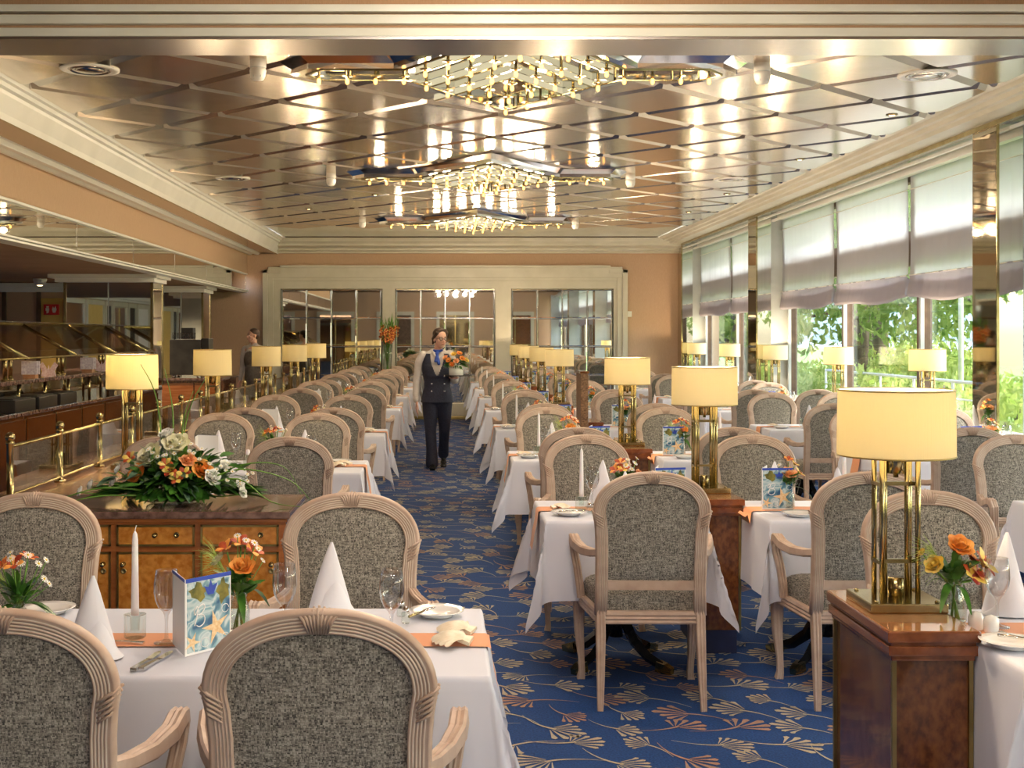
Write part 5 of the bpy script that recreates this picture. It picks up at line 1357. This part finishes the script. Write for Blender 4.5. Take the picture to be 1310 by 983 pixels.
# left block
TLft = [8.2, 11.1, 14.85, 17.7, 20.5, 22.95]
for k, ty in enumerate(TLft):
    x = -1.175; wh = '%s table left of the aisle' % ORD[k]
    place('table_m', (x, ty, 0), 0, 'long ' + wh, 'tables for four'); place('cloth_m', (x, ty, 0), 0 if k % 2 else pi, 'white cloth on the ' + wh, 'long tablecloths'); place('runner_m', (x, ty, 0), 0, 'orange runner on the ' + wh, 'table runners')
    aw = ty - 1.02; fc = ty + 1.13 if k < 5 else ty + 1.0
    for q, cx in enumerate((-.90, -1.615)):
        s_ = ('aisle side', 'partition side')[q]
        away(cx, aw, 'armchair seen from behind at the %s, %s' % (wh, s_), GC, jig(.03))
        facing(cx - .06, fc, 'armchair facing the camera at the %s, %s' % (wh, s_), GC, jig(.03))
    put('shell', x + .50, ty + .06, 'rear scallop shell on the ' + wh, 'scallop shells', 1.3); put('shell', x + .47, ty - .03, 'front scallop shell on the ' + wh, 'scallop shells', 1.5)
    put('plate', x + .46, ty + .2, 'white side plate on the ' + wh, 'side plates')
    put('shaker_w', x + .40, ty + .06, 'white shaker on the ' + wh, 'white shakers')
    put('napkin', x + .22, ty + .26, 'rear right napkin cone on the ' + wh, 'folded napkins', .1); put('napkin', x - .36, ty + .22, 'rear left napkin cone on the ' + wh, 'folded napkins', -.1); put('napkin', x - .58, ty - .25, 'near left napkin cone on the ' + wh, 'folded napkins', 3.2)
    put('glass', x - .225, ty + .16, 'wine glass on the ' + wh, 'wine glasses'); put('glass', x + .3, ty - .05, 'aisle side wine glass on the ' + wh, 'wine glasses')
    put('holder', x - .13, ty + .06, 'glass candle holder on the ' + wh, 'candle holders'); put('candle', x - .13, ty + .06, 'short white candle on the ' + wh, 'taper candles', 0, TZ + .062, sc=(1.4, 1.4, .16))
    put('jar', x + .05, ty, 'glass jar on the ' + wh, 'glass jars'); put('posyE' if k % 2 else 'posyB', x + .05, ty, 'small flower posy on the ' + wh, 'posies', sc=1.1)
    put('menu', x - .44, ty - .05, 'starfish menu card on the ' + wh, 'menu cards', radians(-85))

# gladioli in a tall vase on a console
t = empty('console_table', (-1.05, 23.55, 0)); t.location = (-.98, 23.72, 0); tag(t, 'small wooden console under the tall vase at the end wall', 'console')
g = MB(); g.bbox(-.3, .3, -.16, .16, .80, .84, .006); g.build('tabletop', 'cherry', t)
g = MB(); g.box(-.27, .27, -.14, .14, .08, .80); g.build('body', 'cherry', t)
for k in (-1, 1):
    g = MB(); g.bbox(k * .14 - .12, k * .14 + .12, -.155, -.14, .14, .76, .004); o = g.build('door', 'mahogany_edge', t); g = MB(); g.ell((k * .04, -.165, .5), .012); g.build('knob', 'brass', o)
for sx in (-1, 1):
    for sy in (-1, 1):
        g = MB(); g.box(sx * .24 - .02, sx * .24 + .02, sy * .11 - .02, sy * .11 + .02, 0, .08); g.build('foot', 'cherry', t)
g = MB(); g.lathe([(.06, 0), (.075, .01), (.09, .4), (.105, .66), (.10, .66), (.085, .4), (.07, .02)], 24); o = g.build('tall_vase', 'jar_glass', None, (-1.10, 23.62, .841)); tag(o, 'tall flared glass vase at the end wall', 'vase')
r = random.Random(4); t = empty('gladiolus_bunch', (-1.10, 23.62, .855)); tag(t, 'tall bunch of red orange gladioli in the glass vase', 'flowers')
for k in range(16):
    a = r.uniform(0, 6.28); q = r.uniform(.03, .19); top = Vector((cos(a) * q, sin(a) * q, r.uniform(.95, 1.16))); b = Vector((-cos(a) * .03, -sin(a) * .03, 0))
    g = MB(); g.tube([b, (b + top) * .5, top], [.006, .006, .003], 6)
    for i in range(6): leafblade(g, b + (top - b) * r.uniform(.45, .9), (cos(a + i) * .3, sin(a + i) * .3, 1), r.uniform(.14, .26), .009, r, 0, .05)
    g.build('stem', 'stem_green', t, fixn=False)
    for i in range(4):
        c = b + (top - b) * (.62 + .06 * i) + Vector((r.uniform(-.03, .03), r.uniform(-.04, .0), 0)); g = MB(); lily(g, c, .045, r, 0, 1, (r.uniform(-1, 1), -1, .4)); g.build('blossom', ['petal_red', 'petal_orange'], t, fixn=False)

# ------------------------------------------------------------------ chandeliers and ceiling fittings
def chandelier():
    t = empty('ceiling_chandelier'); tag(t, 'c', 'chandelier')
    def outline(s=1, e=0): return [(1.5 * s + e, 0), (1.36 * s + e * .5, .20 + e), (.80 * s + e, .20 + e), (0 + e * .3, 1.38 * s + e), (-.80 * s - e, .20 + e), (-1.36 * s - e * .5, .20 + e), (-1.5 * s - e, 0), (-1.36 * s - e * .5, -.20 - e), (-.80 * s - e, -.20 - e), (0, -1.38 * s - e), (.80 * s + e, -.20 - e), (1.36 * s + e * .5, -.20 - e)]
    o1 = outline(1, .0); o2 = outline(.955, -.035); n = len(o1)
    g = MB(); V = [(x, y, .0) for x, y in outline(1.03, .03)] + [(x, y, -.05) for x, y in o1] + [(x, y, -.085) for x, y in o1] + [(x, y, -.085) for x, y in o2] + [(x, y, -.03) for x, y in o2]
    fs = []
    for q in range(4):
        for k in range(n): fs.append((q * n + k, q * n + (k + 1) % n, (q + 1) * n + (k + 1) % n, (q + 1) * n + k))
    g.add(V, fs); g.build('frame', 'chrome', t)
    g = MB(); g.add([(x, y, -.035) for x, y in o2], [list(range(n))]); g.build('mirror_plate', 'strip_mirror', t)
    g = MB(); g.tube([(x, y, -.088) for x, y in o2] + [(o2[0][0], o2[0][1], -.088)], .006, 6, cap=False); g.build('brass_rim', 'brass', t)
    for m in range(3):      # glass bars in nested chevrons; emission stands in for reflected bulb light
        s_ = 1 - m * .3
        for sg in (-1, 1):
            yt = 1.04 - m * .56; 
            x1 = .66 - m * .06; y1 = yt - x1 / .72 * 1.12
            g = MB(); d = Vector((sg * x1, -(yt - .05) + 0, 0)); a = Vector((0, -yt + .02, 0)); b = Vector((sg * x1, -yt + x1 / .72 * 1.12, 0)); u = (b - a).normalized(); w = Vector((-u.y, u.x, 0)) * .006
            V = [a + w + Vector((0, 0, -.04)), a - w + Vector((0, 0, -.04)), b - w + Vector((0, 0, -.04)), b + w + Vector((0, 0, -.04))]; V += [v + Vector((0, 0, -.042)) for v in V]
            g.add(V, [(0, 1, 2, 3), (4, 7, 6, 5), (0, 4, 5, 1), (1, 5, 6, 2), (2, 6, 7, 3), (3, 7, 4, 0)]); ob = g.build('glass_bar', 'bar_reflection_glow', t)
            g = MB(); g.tube([a + Vector((0, 0, -.086)), b + Vector((0, 0, -.086))], .006, 6); g.build('bar_rim', 'brass', ob)
    pos = [((i - k) * .148, (5 - (i + k)) * .232) for i in range(6) for k in range(6)] + [(s_ * x, 0) for s_ in (-1, 1) for x in (.93, 1.12, 1.31)]
    for i, (x, y) in enumerate(pos):
        g = MB(); g.lathe([(.0, -.152), (.010, -.146), (.014, -.132), (.010, -.115), (.007, -.108)], 10, c=(x, y))
        o = g.build('bulb', 'bulb_glow', t)
        g = MB(); g.lathe([(.010, -.035), (.010, -.09), (.038, -.094), (.038, -.098), (.010, -.10), (.009, -.112)], 12, c=(x, y)); g.build('bulb_collar', 'brass', o)
    return t
PROTO['chand'] = chandelier()
for k, yy in enumerate((8.4, 14.0, 19.6)):
    place('chand', (.46, yy, ZC - .01), 0, ['nearest diamond shaped ceiling chandelier with rows of glowing bulbs', 'middle diamond shaped ceiling chandelier with rows of glowing bulbs', 'farthest diamond shaped ceiling chandelier with rows of glowing bulbs'][k], 'diamond ceiling chandeliers')
def cz(px_, py_, z=3.43):
    D = (z - H) * F / (VY - py_); return ((px_ - VX) * D / F, D)
def det():
    t = empty('smoke_detector'); tag(t, 's', 'smoke detector')
    g = MB(); g.lathe([(0, 0), (.055, 0), (.055, -.05), (.052, -.055)], 20); g.build('base', 'white_plastic', t)
    g = MB(); g.lathe([(.050, -.056), (.056, -.075), (.050, -.11), (.036, -.135), (0, -.14)], 20); g.build('dome', 'white_plastic', t)
    g = MB(); g.lathe([(.051, -.05), (.0525, -.0525), (.051, -.058)], 20)
    for k in range(6): a = k * pi / 3; g.tube([(.052 * cos(a), .052 * sin(a), -.07), (.046 * cos(a), .046 * sin(a), -.12)], .003, 4)
    g.build('grille', 'grey_frame', t); return t
PROTO['det'] = det()
for k, (a, b, w) in enumerate(((330, 78, 'left of the nearest chandelier'), (975, 83, 'right of the nearest chandelier'), (423.5, 223, 'left of the middle chandelier'), (806.5, 225, 'right of the middle chandelier'), (463.5, 281, 'left of the farthest chandelier'), (736, 283, 'right of the farthest chandelier'))):
    x, y = cz(a, b); place('det', (x, y, 3.438), 0, 'white domed smoke detector ' + w, 'ceiling smoke detectors')
def vent():
    t = empty('ceiling_vent'); tag(t, 'v', 'ceiling vent')
    g = MB(); g.lathe([(.20, 0), (.20, -.008), (.17, -.014), (.165, -.006)], 32); g.build('rim', 'white_plastic', t)
    g = MB(); g.lathe([(.155, -.002), (.13, -.016), (.12, -.006)], 32); g.lathe([(.105, -.004), (.09, -.018), (.02, -.02), (0, -.02)], 32); g.build('cone', 'steel_plate', t); return t
PROTO['vent'] = vent()
for k, (a, b, w) in enumerate(((115, 90, 'near the left moulding, closest to the beam'), (1186, 97, 'near the right moulding, closest to the beam'), (298, 229, 'far along the left side'), (935, 230, 'far along the right side'))):
    x, y = cz(a, b); place('vent', (x, y, 3.438), 0, 'round ceiling vent ' + w, 'round ceiling vents')
def dl():
    t = empty('downlight'); tag(t, 'd', 'downlight')
    g = MB(); g.lathe([(.048, 0), (.048, -.006), (.034, -.010), (.030, -.002)], 20); g.build('ring', 'brass', t); g = MB(); g.lathe([(.028, -.004), (.02, -.008), (0, -.009)], 14); g.build('lens', 'downlight_glow', t); return t
PROTO['dl'] = dl()
for k, (a, b) in enumerate(((1141, 148), (1023, 205), (930, 249), (881, 272), (628, 178), (763, 208), (480, 250), (395, 268))):
    x, y = cz(a, b); place('dl', (x, y, 3.438), 0, 'small glowing downlight, ' + ORD[k] + ' from the ' + ('right moulding' if k < 4 else 'middle of the ceiling'), 'ceiling downlights')
for k, (a, y_) in enumerate(((477, 24.0), (648, 24.0), (805, 24.0))):
    place('dl', (px(a, 23.98), 23.93, 3.33), 0, 'small downlight in the cornice over the end wall, ' + ORD[k] + ' from the left', 'ceiling downlights', sc=.8)
# spot in the buffet ceiling
t = empty('buffet_spot', (-5.55, 17.0, 2.45)); t.location = (-6.0, 18.5, 2.449); tag(t, 'white ceiling spot over the buffet', 'spotlight')
g = MB(); g.lathe([(.10, 0), (.10, -.03), (.07, -.09), (.05, -.10), (.048, -.095)], 20); g.build('housing', 'white_plastic', t); g = MB(); g.lathe([(.04, -.098), (.03, -.108), (0, -.11)], 14); g.build('lens', 'downlight_glow', t)
# ------------------------------------------------------------------ people
def remesh(o, vox, it=6, sf=.5):
    m = o.modifiers.new('r', 'REMESH'); m.mode = 'VOXEL'; m.voxel_size = vox; m.use_smooth_shade = True
    s = o.modifiers.new('s', 'SMOOTH'); s.iterations = it; s.factor = sf
def limb(g, pts, rad, n=12):
    for i in range(len(pts) - 1): g.cap(pts[i], pts[i + 1], rad[i], rad[i + 1], n)
def hand(g, w, d, palm, thumb, curl=.4, L=.17):
    """w wrist, d pointing direction, palm normal, thumb side direction"""
    w = Vector(w); d = Vector(d).normalized(); pn = Vector(palm).normalized(); th = Vector(thumb).normalized()
    for q in (-.024, -.008, .008, .024): g.cap(w + d * .01 + th * q * .7, w + d * .085 + th * q, .014, .012, 8)
    for k, (q, l) in enumerate(((.030, .070), (.010, .080), (-.010, .074), (-.029, .058))):
        p = w + d * .085 + th * q; dd = d.copy(); seg = l / 3
        for s_ in range(3):
            dd = (dd + pn * curl * (.6 + .3 * s_)).normalized(); p2 = p + dd * seg * (1.15 - .15 * s_); g.cap(p, p2, .0088 - s_ * .0008, .0082 - s_ * .0008, 8); p = p2
    p = w + d * .025 + th * .028; p2 = p + (d * .6 + th * .8).normalized() * .038; p3 = p2 + (d * .9 + th * .25 + pn * curl).normalized() * .032; p4 = p3 + (d + pn * curl).normalized() * .024
    g.cap(p, p2, .013, .010, 8); g.cap(p2, p3, .010, .009, 8); g.cap(p3, p4, .009, .0075, 8)
def head_pts(g, c, Q, s=1.0):
    def P(x, y, z): return Vector(c) + Q @ (Vector((x, y, z)) * s)
    R = Q
    g.ell(P(0, .012, .035), (.072 * s, .092 * s, .085 * s), 20, 14, R=R)       # cranium
    g.ell(P(0, -.022, -.03), (.058 * s, .062 * s, .080 * s), 18, 12, R=R)      # face
    g.ell(P(0, -.052, -.088), (.026 * s, .024 * s, .020 * s), 12, 8, R=R)     # chin
    for sx in (-1, 1):
        g.ell(P(sx * .036, -.052, -.022), (.022 * s, .022 * s, .020 * s), 10, 8, R=R)   # cheeks
        g.ell(P(sx * .074, .010, -.01), (.009 * s, .018 * s, .030 * s), 10, 8, R=R)     # ears
        g.ell(P(sx * .030, -.072, .022), (.022 * s, .012 * s, .009 * s), 10, 8, R=R)    # brow
        g.cap(P(sx * .055, -.02, -.045), P(sx * .02, -.045, -.092), .014 * s, .016 * s, 10)
    g.cap(P(0, -.080, .012), P(0, -.102, -.022), .008 * s, .012 * s, 10); g.ell(P(-.012, -.090, -.028), .008 * s, 8, 6); g.ell(P(.012, -.090, -.028), .008 * s, 8, 6)
    g.ell(P(0, -.083, -.052), (.021 * s, .009 * s, .006 * s), 10, 6, R=R); g.ell(P(0, -.081, -.062), (.018 * s, .009 * s, .007 * s), 10, 6, R=R)
    return P
def features(t, P, Q, s, glasses=True):
    for sx in (-1, 1):
        g = MB(); g.ell(P(sx * .031, -.074, .004), (.013 * s, .008 * s, .0075 * s), 12, 8, R=Q); o = g.build('eye', 'petal_white', t)
        g = MB(); g.ell(P(sx * .031, -.0815, .004), (.0055 * s, .003 * s, .0055 * s), 10, 6, R=Q); g.build('iris', 'hair', o)
        g = MB(); g.tube([P(sx * .014, -.083, .026), P(sx * .032, -.086, .032), P(sx * .050, -.072, .026)], .003, 5); g.build('eyebrow', 'hair', t)
    g = MB(); g.tube([P(-.020, -.088, -.056), P(-.008, -.0935, -.054), P(.008, -.0935, -.054), P(.020, -.088, -.056)], [.002, .0045, .0045, .002], 6); g.build('lips', 'lip_red', t)
    if glasses:
        gl_ = empty('spectacles'); gl_.parent = t
        for sx in (-1, 1):
            g = MB(); g.tube([P(sx * .032 + .023 * cos(a), -.098 + .004 * abs(cos(a)), .004 + .016 * sin(a)) for a in [2 * pi * k / 18 for k in range(19)]], .0036, 5, cap=False)
            g.tube([P(sx * .054, -.094, .008), P(sx * .072, -.03, .008), P(sx * .074, .01, .004)], .0018, 5); g.build('rim', 'black_plastic', gl_)
        g = MB(); g.tube([P(-.010, -.099, .008), P(.010, -.099, .008)], .002, 5); g.build('bridge', 'black_plastic', gl_)
noisy('lip_red', (.42, .12, .10), (.48, .15, .12), 20, .4)

def waitress():
    t = empty('person', (-.10, 15.05, 0)); tag(t, 'waitress in navy vest and trousers carrying a flower tray down the aisle', 'person')
    HC = Vector((.035, -.03, 1.565)); Q = (Matrix.Rotation(radians(28), 3, 'Z') @ Matrix.Rotation(radians(4), 3, 'X'))
    g = MB()
    P = head_pts(g, HC, Q, 1.0)
    g.cap((.0, .01, 1.40), (.02, .0, 1.50), .050, .047, 14)
    # arms under the sleeves, hands
    g.cap((-.20, .01, 1.31), (-.245, .02, 1.06), .032, .030); g.cap((-.235, .02, 1.06), (-.245, -.02, .82), .032, .024)
    g.cap((.175, .025, 1.31), (.198, .025, 1.07), .032, .030); g.cap((.195, .02, 1.07), (.20, -.22, 1.10), .032, .024)
    g.ell((-.0, .01, 1.22), (.145, .08, .19), 18, 12); g.ell((0, .0, .98), (.14, .09, .22), 18, 12); g.ell((0, .01, .86), (.16, .11, .12), 18, 12)
    g.cap((-.08, 0, .84), (-.07, -.03, .48), .075, .05); g.cap((-.07, -.03, .48), (-.045, -.05, .10), .048, .034)
    g.cap((.08, .02, .84), (.08, .07, .48), .075, .05); g.cap((.08, .07, .48), (.07, .30, .13), .048, .034)
    g.cap((-.16, 0.01, 1.34), (.13, .02, 1.34), .04, .04)
    hand(g, (-.245, -.03, .815), (-.02, -.15, -1), (1, -.2, 0), (.2, -1, 0), .18)
    hand(g, (.20, -.225, 1.10), (.15, -1, .05), (0, 0, 1), (-1, -.1, .1), .10)
    o = g.build('body', 'skin', t); remesh(o, .0055, 3)
    features(t, P, Q, 1.0)
    # hair
    g = MB(); g.ell(P(0, .025, .055), (.080, .092, .080), 20, 14, R=Q); g.ell(P(0, .06, .01), (.070, .062, .080), 18, 12, R=Q); g.ell(P(0, .125, .06), (.038, .036, .036), 14, 10, R=Q)
    g.cap(P(-.065, -.035, .075), P(-.078, .03, .0), .020, .022); g.cap(P(.065, -.035, .075), P(.078, .03, .0), .020, .022); g.cap(P(-.05, -.040, .100), P(.055, -.035, .106), .016, .017); g.cap(P(-.074, .03, .01), P(-.07, .05, -.06), .020, .012); g.cap(P(.074, .03, .01), P(.07, .05, -.06), .018, .010)
    o = g.build('hair', 'hair', t); remesh(o, .006, 3)
    # shirt: sleeves, collar, front
    g = MB()
    limb(g, [(-.165, .01, 1.37), (-.215, .01, 1.29), (-.250, .02, 1.06), (-.255, -.01, .90), (-.250, -.02, .835)], [.056, .052, .046, .043, .034])
    limb(g, [(.145, .02, 1.37), (.185, .03, 1.28), (.205, .03, 1.07)], [.062, .058, .052]); limb(g, [(.205, .03, 1.07), (.205, -.10, 1.09), (.20, -.20, 1.10)], [.052, .046, .036])
    g.ell((0, .0, 1.28), (.155, .098, .13), 18, 12); g.ell((0, -.004, 1.18), (.150, .106, .15), 18, 12); g.cap((-.08, .0, 1.37), (.08, .0, 1.37), .062, .062)
    g.cap((-.055, .0, 1.405), (.05, .01, 1.405), .046, .046); g.cap((-.05, -.06, 1.40), (-.005, -.098, 1.33), .016, .012); g.cap((.055, -.055, 1.40), (.015, -.098, 1.33), .016, .012)
    o = g.build('shirt', 'shirt_white', t); remesh(o, .009, 5)
    g = MB(); limb(g, [(-.252, -.01, .87), (-.250, -.02, .83)], [.040, .040]); limb(g, [(.202, -.19, 1.10), (.20, -.225, 1.10)], [.040, .040]); o = g.build('cuff', 'shirt_white', t); remesh(o, .008, 2)
    # vest with V neck: rings lofted
    g = MB(); rings = []; n = 120; V = []; fs = []
    key = [(.80, .190, .130), (.84, .182, .126), (.90, .170, .118), (.98, .150, .108), (1.05, .150, .110), (1.13, .168, .122), (1.20, .178, .126), (1.27, .172, .118), (1.33, .156, .100), (1.385, .135, .078)]
    prof = []
    for p0, p1 in zip(key[:-1], key[1:]):
        for q in range(5): prof.append(tuple(p0[j] + (p1[j] - p0[j]) * q / 5 for j in range(3)))
    prof.append(key[-1])
    for (z, a, b) in prof:
        for k in range(n):
            th = 2 * pi * k / n; c, s_ = cos(th), sin(th)
            V.append((a * abs(c) ** .85 * (1 if c > 0 else -1), b * abs(s_) ** .9 * (1 if s_ > 0 else -1) - (.012 if s_ < 0 and 1.1 < z < 1.25 else 0), z))
    for i in range(len(prof) - 1):
        for k in range(n):
            # open V: skip front faces above z by distance from the centre
            zz = (prof[i][0] + prof[i + 1][0]) / 2; th = 2 * pi * (k + .5) / n; xc = abs(cos(th)) * .16
            if sin(th) < 0 and zz > 1.13 and xc < (zz - 1.11) * .33: continue
            fs.append((i * n + k, i * n + (k + 1) % n, (i + 1) * n + (k + 1) % n, (i + 1) * n + k))
    g.add(V, fs, 0, True); o = g.build('vest', 'navy_cloth', t, fixn=False); m = o.modifiers.new('s', 'SOLIDIFY'); m.thickness = .008; m.offset = 1
    for sx in (-1, 1):
        for z in (1.12, 1.03, .94):
            b = MB(); b.ell((sx * .075 + .01, -.128 if z > 1.1 else -.116, z), (.011, .006, .011), 10, 6); b.build('button', 'silver', o)
    # scarf
    g = MB(); g.tube([(.052 * cos(a) + .005, .052 * sin(a), 1.425 + .008 * sin(a)) for a in [2 * pi * k / 16 for k in range(17)]], .020, 8, cap=False)
    g.ell((.0, -.075, 1.39), (.024, .020, .020), 10, 8); g.cap((.0, -.085, 1.38), (.02, -.112, 1.27), .016, .022); g.cap((.0, -.085, 1.38), (-.02, -.108, 1.30), .013, .018)
    o = g.build('neck_scarf', 'scarf_blue', t); remesh(o, .007, 2)
    # trousers
    g = MB(); g.ell((0, .01, .86), (.180, .125, .12), 20, 14)
    limb(g, [(-.085, .01, .82), (-.085, -.005, .66), (-.080, -.03, .46), (-.068, -.045, .24), (-.062, -.055, .075)], [.100, .088, .068, .066, .078], 16)
    limb(g, [(.085, .02, .82), (.088, .04, .66), (.085, .07, .47), (.078, .19, .30), (.072, .30, .155)], [.100, .086, .068, .062, .068], 16)
    o = g.build('trousers', 'navy_cloth', t); remesh(o, .010, 6)
    # shoes
    for (hx, hy, hz, pitch) in ((-.055, -.06, .0, 0), (.075, .33, .055, radians(28))):
        g = MB(); M_ = Matrix.Translation((hx, hy, hz)) @ Matrix.Rotation(pitch, 4, 'X')
        for (y, z, rx, ry, rz_) in ((.0, .05, .036, .05, .048), (-.07, .036, .040, .06, .034), (-.13, .030, .042, .05, .028)): g.ell((0, y, z), (rx, ry, rz_), 12, 8, M=M_)
        g.box(-.032, .032, -.15, .045, .0, .02, 0, M_); o = g.build('shoe', 'shoe_black', t); remesh(o, .007, 4)
    return t
waitress()
# tray, pot and flowers carried
tx, ty_, tz_ = .145, 14.75, 1.128
g = MB(); g.lathe([(0, 0), (.15, 0), (.165, .012), (.168, .012), (.165, .008), (.152, .004), (0, .004)], 32); o = g.build('serving_tray', 'black_plastic', None, (tx, ty_, tz_)); tag(o, 'round black tray held by the waitress', 'tray')
g = MB(); g.lathe([(.078, 0), (.085, .005), (.088, .125), (.082, .125), (.078, .012)], 24); o = g.build('white_pot', 'porcelain', None, (tx - .02, ty_, tz_ + .005)); tag(o, 'white round flower pot on the waitress tray', 'pot')
r = random.Random(5); t = empty('flower_arrangement', (tx - .02, ty_, tz_ + .09)); tag(t, 'orange roses and greenery in the white pot on the tray', 'flowers')
l = MB()
for k in range(170):
    a = r.uniform(0, 6.28); d = Vector((cos(a) * 1.5, sin(a), r.uniform(-.2, .9))); leafblade(l, d * .04 + Vector((0, 0, .05)), d, r.uniform(.06, .12), r.uniform(.007, .015), r, 0, .4)
l.build('leaf', 'leaf_green', t, fixn=False)
for k, (x, y, z, m_) in enumerate(((-.09, -.07, .10, 'petal_orange'), (.0, -.10, .09, 'petal_peach'), (.07, -.08, .12, 'petal_orange'), (-.03, -.04, .17, 'petal_yellow'), (.12, -.04, .10, 'petal_yellow'), (-.13, -.03, .13, 'petal_peach'), (.04, .0, .18, 'petal_orange'), (-.05, -.10, .05, 'petal_orange'))):
    g = MB(); rose(g, (x, y, z), .032, r, 0, (x, y - .1, .15)); g.build('rose', m_, t, fixn=False)

def waiter():
    t = empty('person', (-3.16, 20.6, 0), radians(-35)); tag(t, 'waiter in grey vest and white shirt standing beyond the brass railing', 'person')
    HC = Vector((0, -.02, 1.60)); Q = Matrix.Rotation(radians(-25), 3, 'Z'); g = MB(); P = head_pts(g, HC, Q, 1.0)
    g.cap((0, .01, 1.42), (0, 0, 1.53), .058, .054, 14); g.cap((-.2, 0, 1.38), (.2, 0, 1.38), .05, .05)
    for sx in (-1, 1):
        g.cap((sx * .215, .0, 1.37), (sx * .26, .02, 1.08), .045, .037); g.cap((sx * .26, .02, 1.08), (sx * .25, -.06, .85), .036, .026); hand(g, (sx * .25, -.065, .845), (0, -.25, -1), (-sx, -.2, 0), (0, -1, -.1), .2)
        g.cap((sx * .09, 0, .86), (sx * .095, 0, .48), .085, .056); g.cap((sx * .095, 0, .48), (sx * .10, .02, .08), .054, .04)
    g.ell((0, .01, 1.24), (.185, .11, .22), 18, 12); g.ell((0, 0, .98), (.15, .10, .22), 18, 12)
    o = g.build('body', 'skin', t); remesh(o, .007, 3); features(t, P, Q, 1.0, False)
    g = MB(); g.ell(P(0, .022, .055), (.078, .090, .076), 20, 14, R=Q); g.ell(P(0, .06, .01), (.068, .05, .07), 18, 12, R=Q); o = g.build('hair', 'hair', t); remesh(o, .007, 3)
    g = MB(); g.ell((0, .0, 1.28), (.175, .108, .14), 18, 12); g.cap((-.12, .0, 1.40), (.12, .0, 1.40), .055, .055); g.cap((-.04, 0, 1.44), (.04, 0, 1.44), .052, .052)
    for sx in (-1, 1): limb(g, [(sx * .19, .0, 1.38), (sx * .245, .01, 1.25), (sx * .265, .02, 1.08), (sx * .252, -.05, .88)], [.062, .056, .050, .036])
    o = g.build('shirt', 'shirt_white', t); remesh(o, .010, 5)
    g = MB(); limb(g, [(0, 0, .86), (0, 0, 1.05)], [.155, .145], 20); g.ell((0, 0, 1.2), (.188, .128, .22), 20, 14); g.ell((0, .01, .93), (.17, .12, .12), 18, 12); o = g.build('vest', 'grey_vest', t); remesh(o, .011, 5)
    g = MB(); g.ell((0, .01, .86), (.172, .118, .11), 20, 14)
    for sx in (-1, 1): limb(g, [(sx * .09, .0, .82), (sx * .095, 0, .48), (sx * .10, .01, .07)], [.098, .075, .07], 16)
    o = g.build('trousers', 'navy_cloth', t); remesh(o, .011, 5)
    for sx in (-1, 1):
        g = MB()
        for (y, z, rx, ry, rz_) in ((.02, .05, .04, .05, .048), (-.06, .038, .044, .07, .036), (-.13, .030, .046, .05, .028)): g.ell((sx * .10, y, z), (rx, ry, rz_), 12, 8)
        g.box(sx * .10 - .036, sx * .10 + .036, -.15, .06, .0, .02); o = g.build('shoe', 'shoe_black', t); remesh(o, .008, 4)
waiter()

# ------------------------------------------------------------------ light
w = bpy.data.worlds.new('world'); scene.world = w; w.use_nodes = True; nt = w.node_tree
for n in list(nt.nodes): nt.nodes.remove(n)
out = nt.nodes.new('ShaderNodeOutputWorld'); bg = nt.nodes.new('ShaderNodeBackground'); sky = nt.nodes.new('ShaderNodeTexSky')
sky.sky_type = 'NISHITA'; sky.sun_disc = False; sky.sun_elevation = radians(42); sky.sun_rotation = radians(100); sky.air_density = 1.0; sky.dust_density = 3.0; sky.ozone_density = 1.0
nt.links.new(sky.outputs[0], bg.inputs[0]); bg.inputs[1].default_value = SKY; nt.links.new(bg.outputs[0], out.inputs[0])
def light(kind, name, loc, energy, col, size=None, rot=None, **kw):
    l = bpy.data.lights.new(name, kind); l.energy = energy; l.color = col
    if kind in ('POINT', 'SPOT') and size: l.shadow_soft_size = size
    if kind == 'AREA':
        l.shape = 'RECTANGLE'; l.size, l.size_y = size
    for k, v in kw.items(): setattr(l, k, v)
    o = bpy.data.objects.new(name, l); COL.objects.link(o); o.location = loc
    if rot: o.rotation_euler = rot
    return o
s = light('SUN', 'sun', (20, 10, 20), SUN, (1, .95, .86)); s.data.angle = radians(2.5)
v = Vector((-cos(radians(38)) * .94, cos(radians(38)) * .34, -sin(radians(38)))); s.rotation_euler = v.to_track_quat('-Z', 'Y').to_euler()
for i, (x, y, z) in enumerate(lamp_lights): light('POINT', 'lamp_bulb', (x, y, z), LAMP, (1, .74, .46), .02)
# lights of the three chandeliers in view, then unseen fill lights added around the camera
PP = ((0, -.95), (0, .95), (-.45, -.2), (.45, -.2), (-.25, .4), (.25, .4), (-.2, -.5), (.2, -.5), (0, 0), (-.6, .1), (.6, .1), (0, .5), (-1.2, 0), (1.2, 0))
for y in (8.4, 14.0, 19.6):
    for (u, v_) in PP: light('POINT', 'chandelier_and_fill_light', (.46 + u, y + v_, ZC - .19), CHAND / 14, (1, .80, .56), .045)
for y in (-3.0, 1.5, 4.8):
    for (u, v_) in PP[:6]: light('POINT', 'chandelier_and_fill_light', (.4 + u * 1.5, y + v_, 3.30), CHAND * NEAR / 6, (1, .90, .78), .05)
for y in (8.5, 12, 15.5, 19.0): light('SPOT', 'buffet_light', (-5.0, y, 2.42), BUF, (1, .74, .46), .05, None, spot_size=radians(140), spot_blend=.8)
for o_ in list(PROTO):
    if o_ not in USED: 
        def rm(a):
            for c in list(a.children): rm(c)
            bpy.data.objects.remove(a)
        rm(PROTO[o_])
scene.view_settings.exposure = EXPO
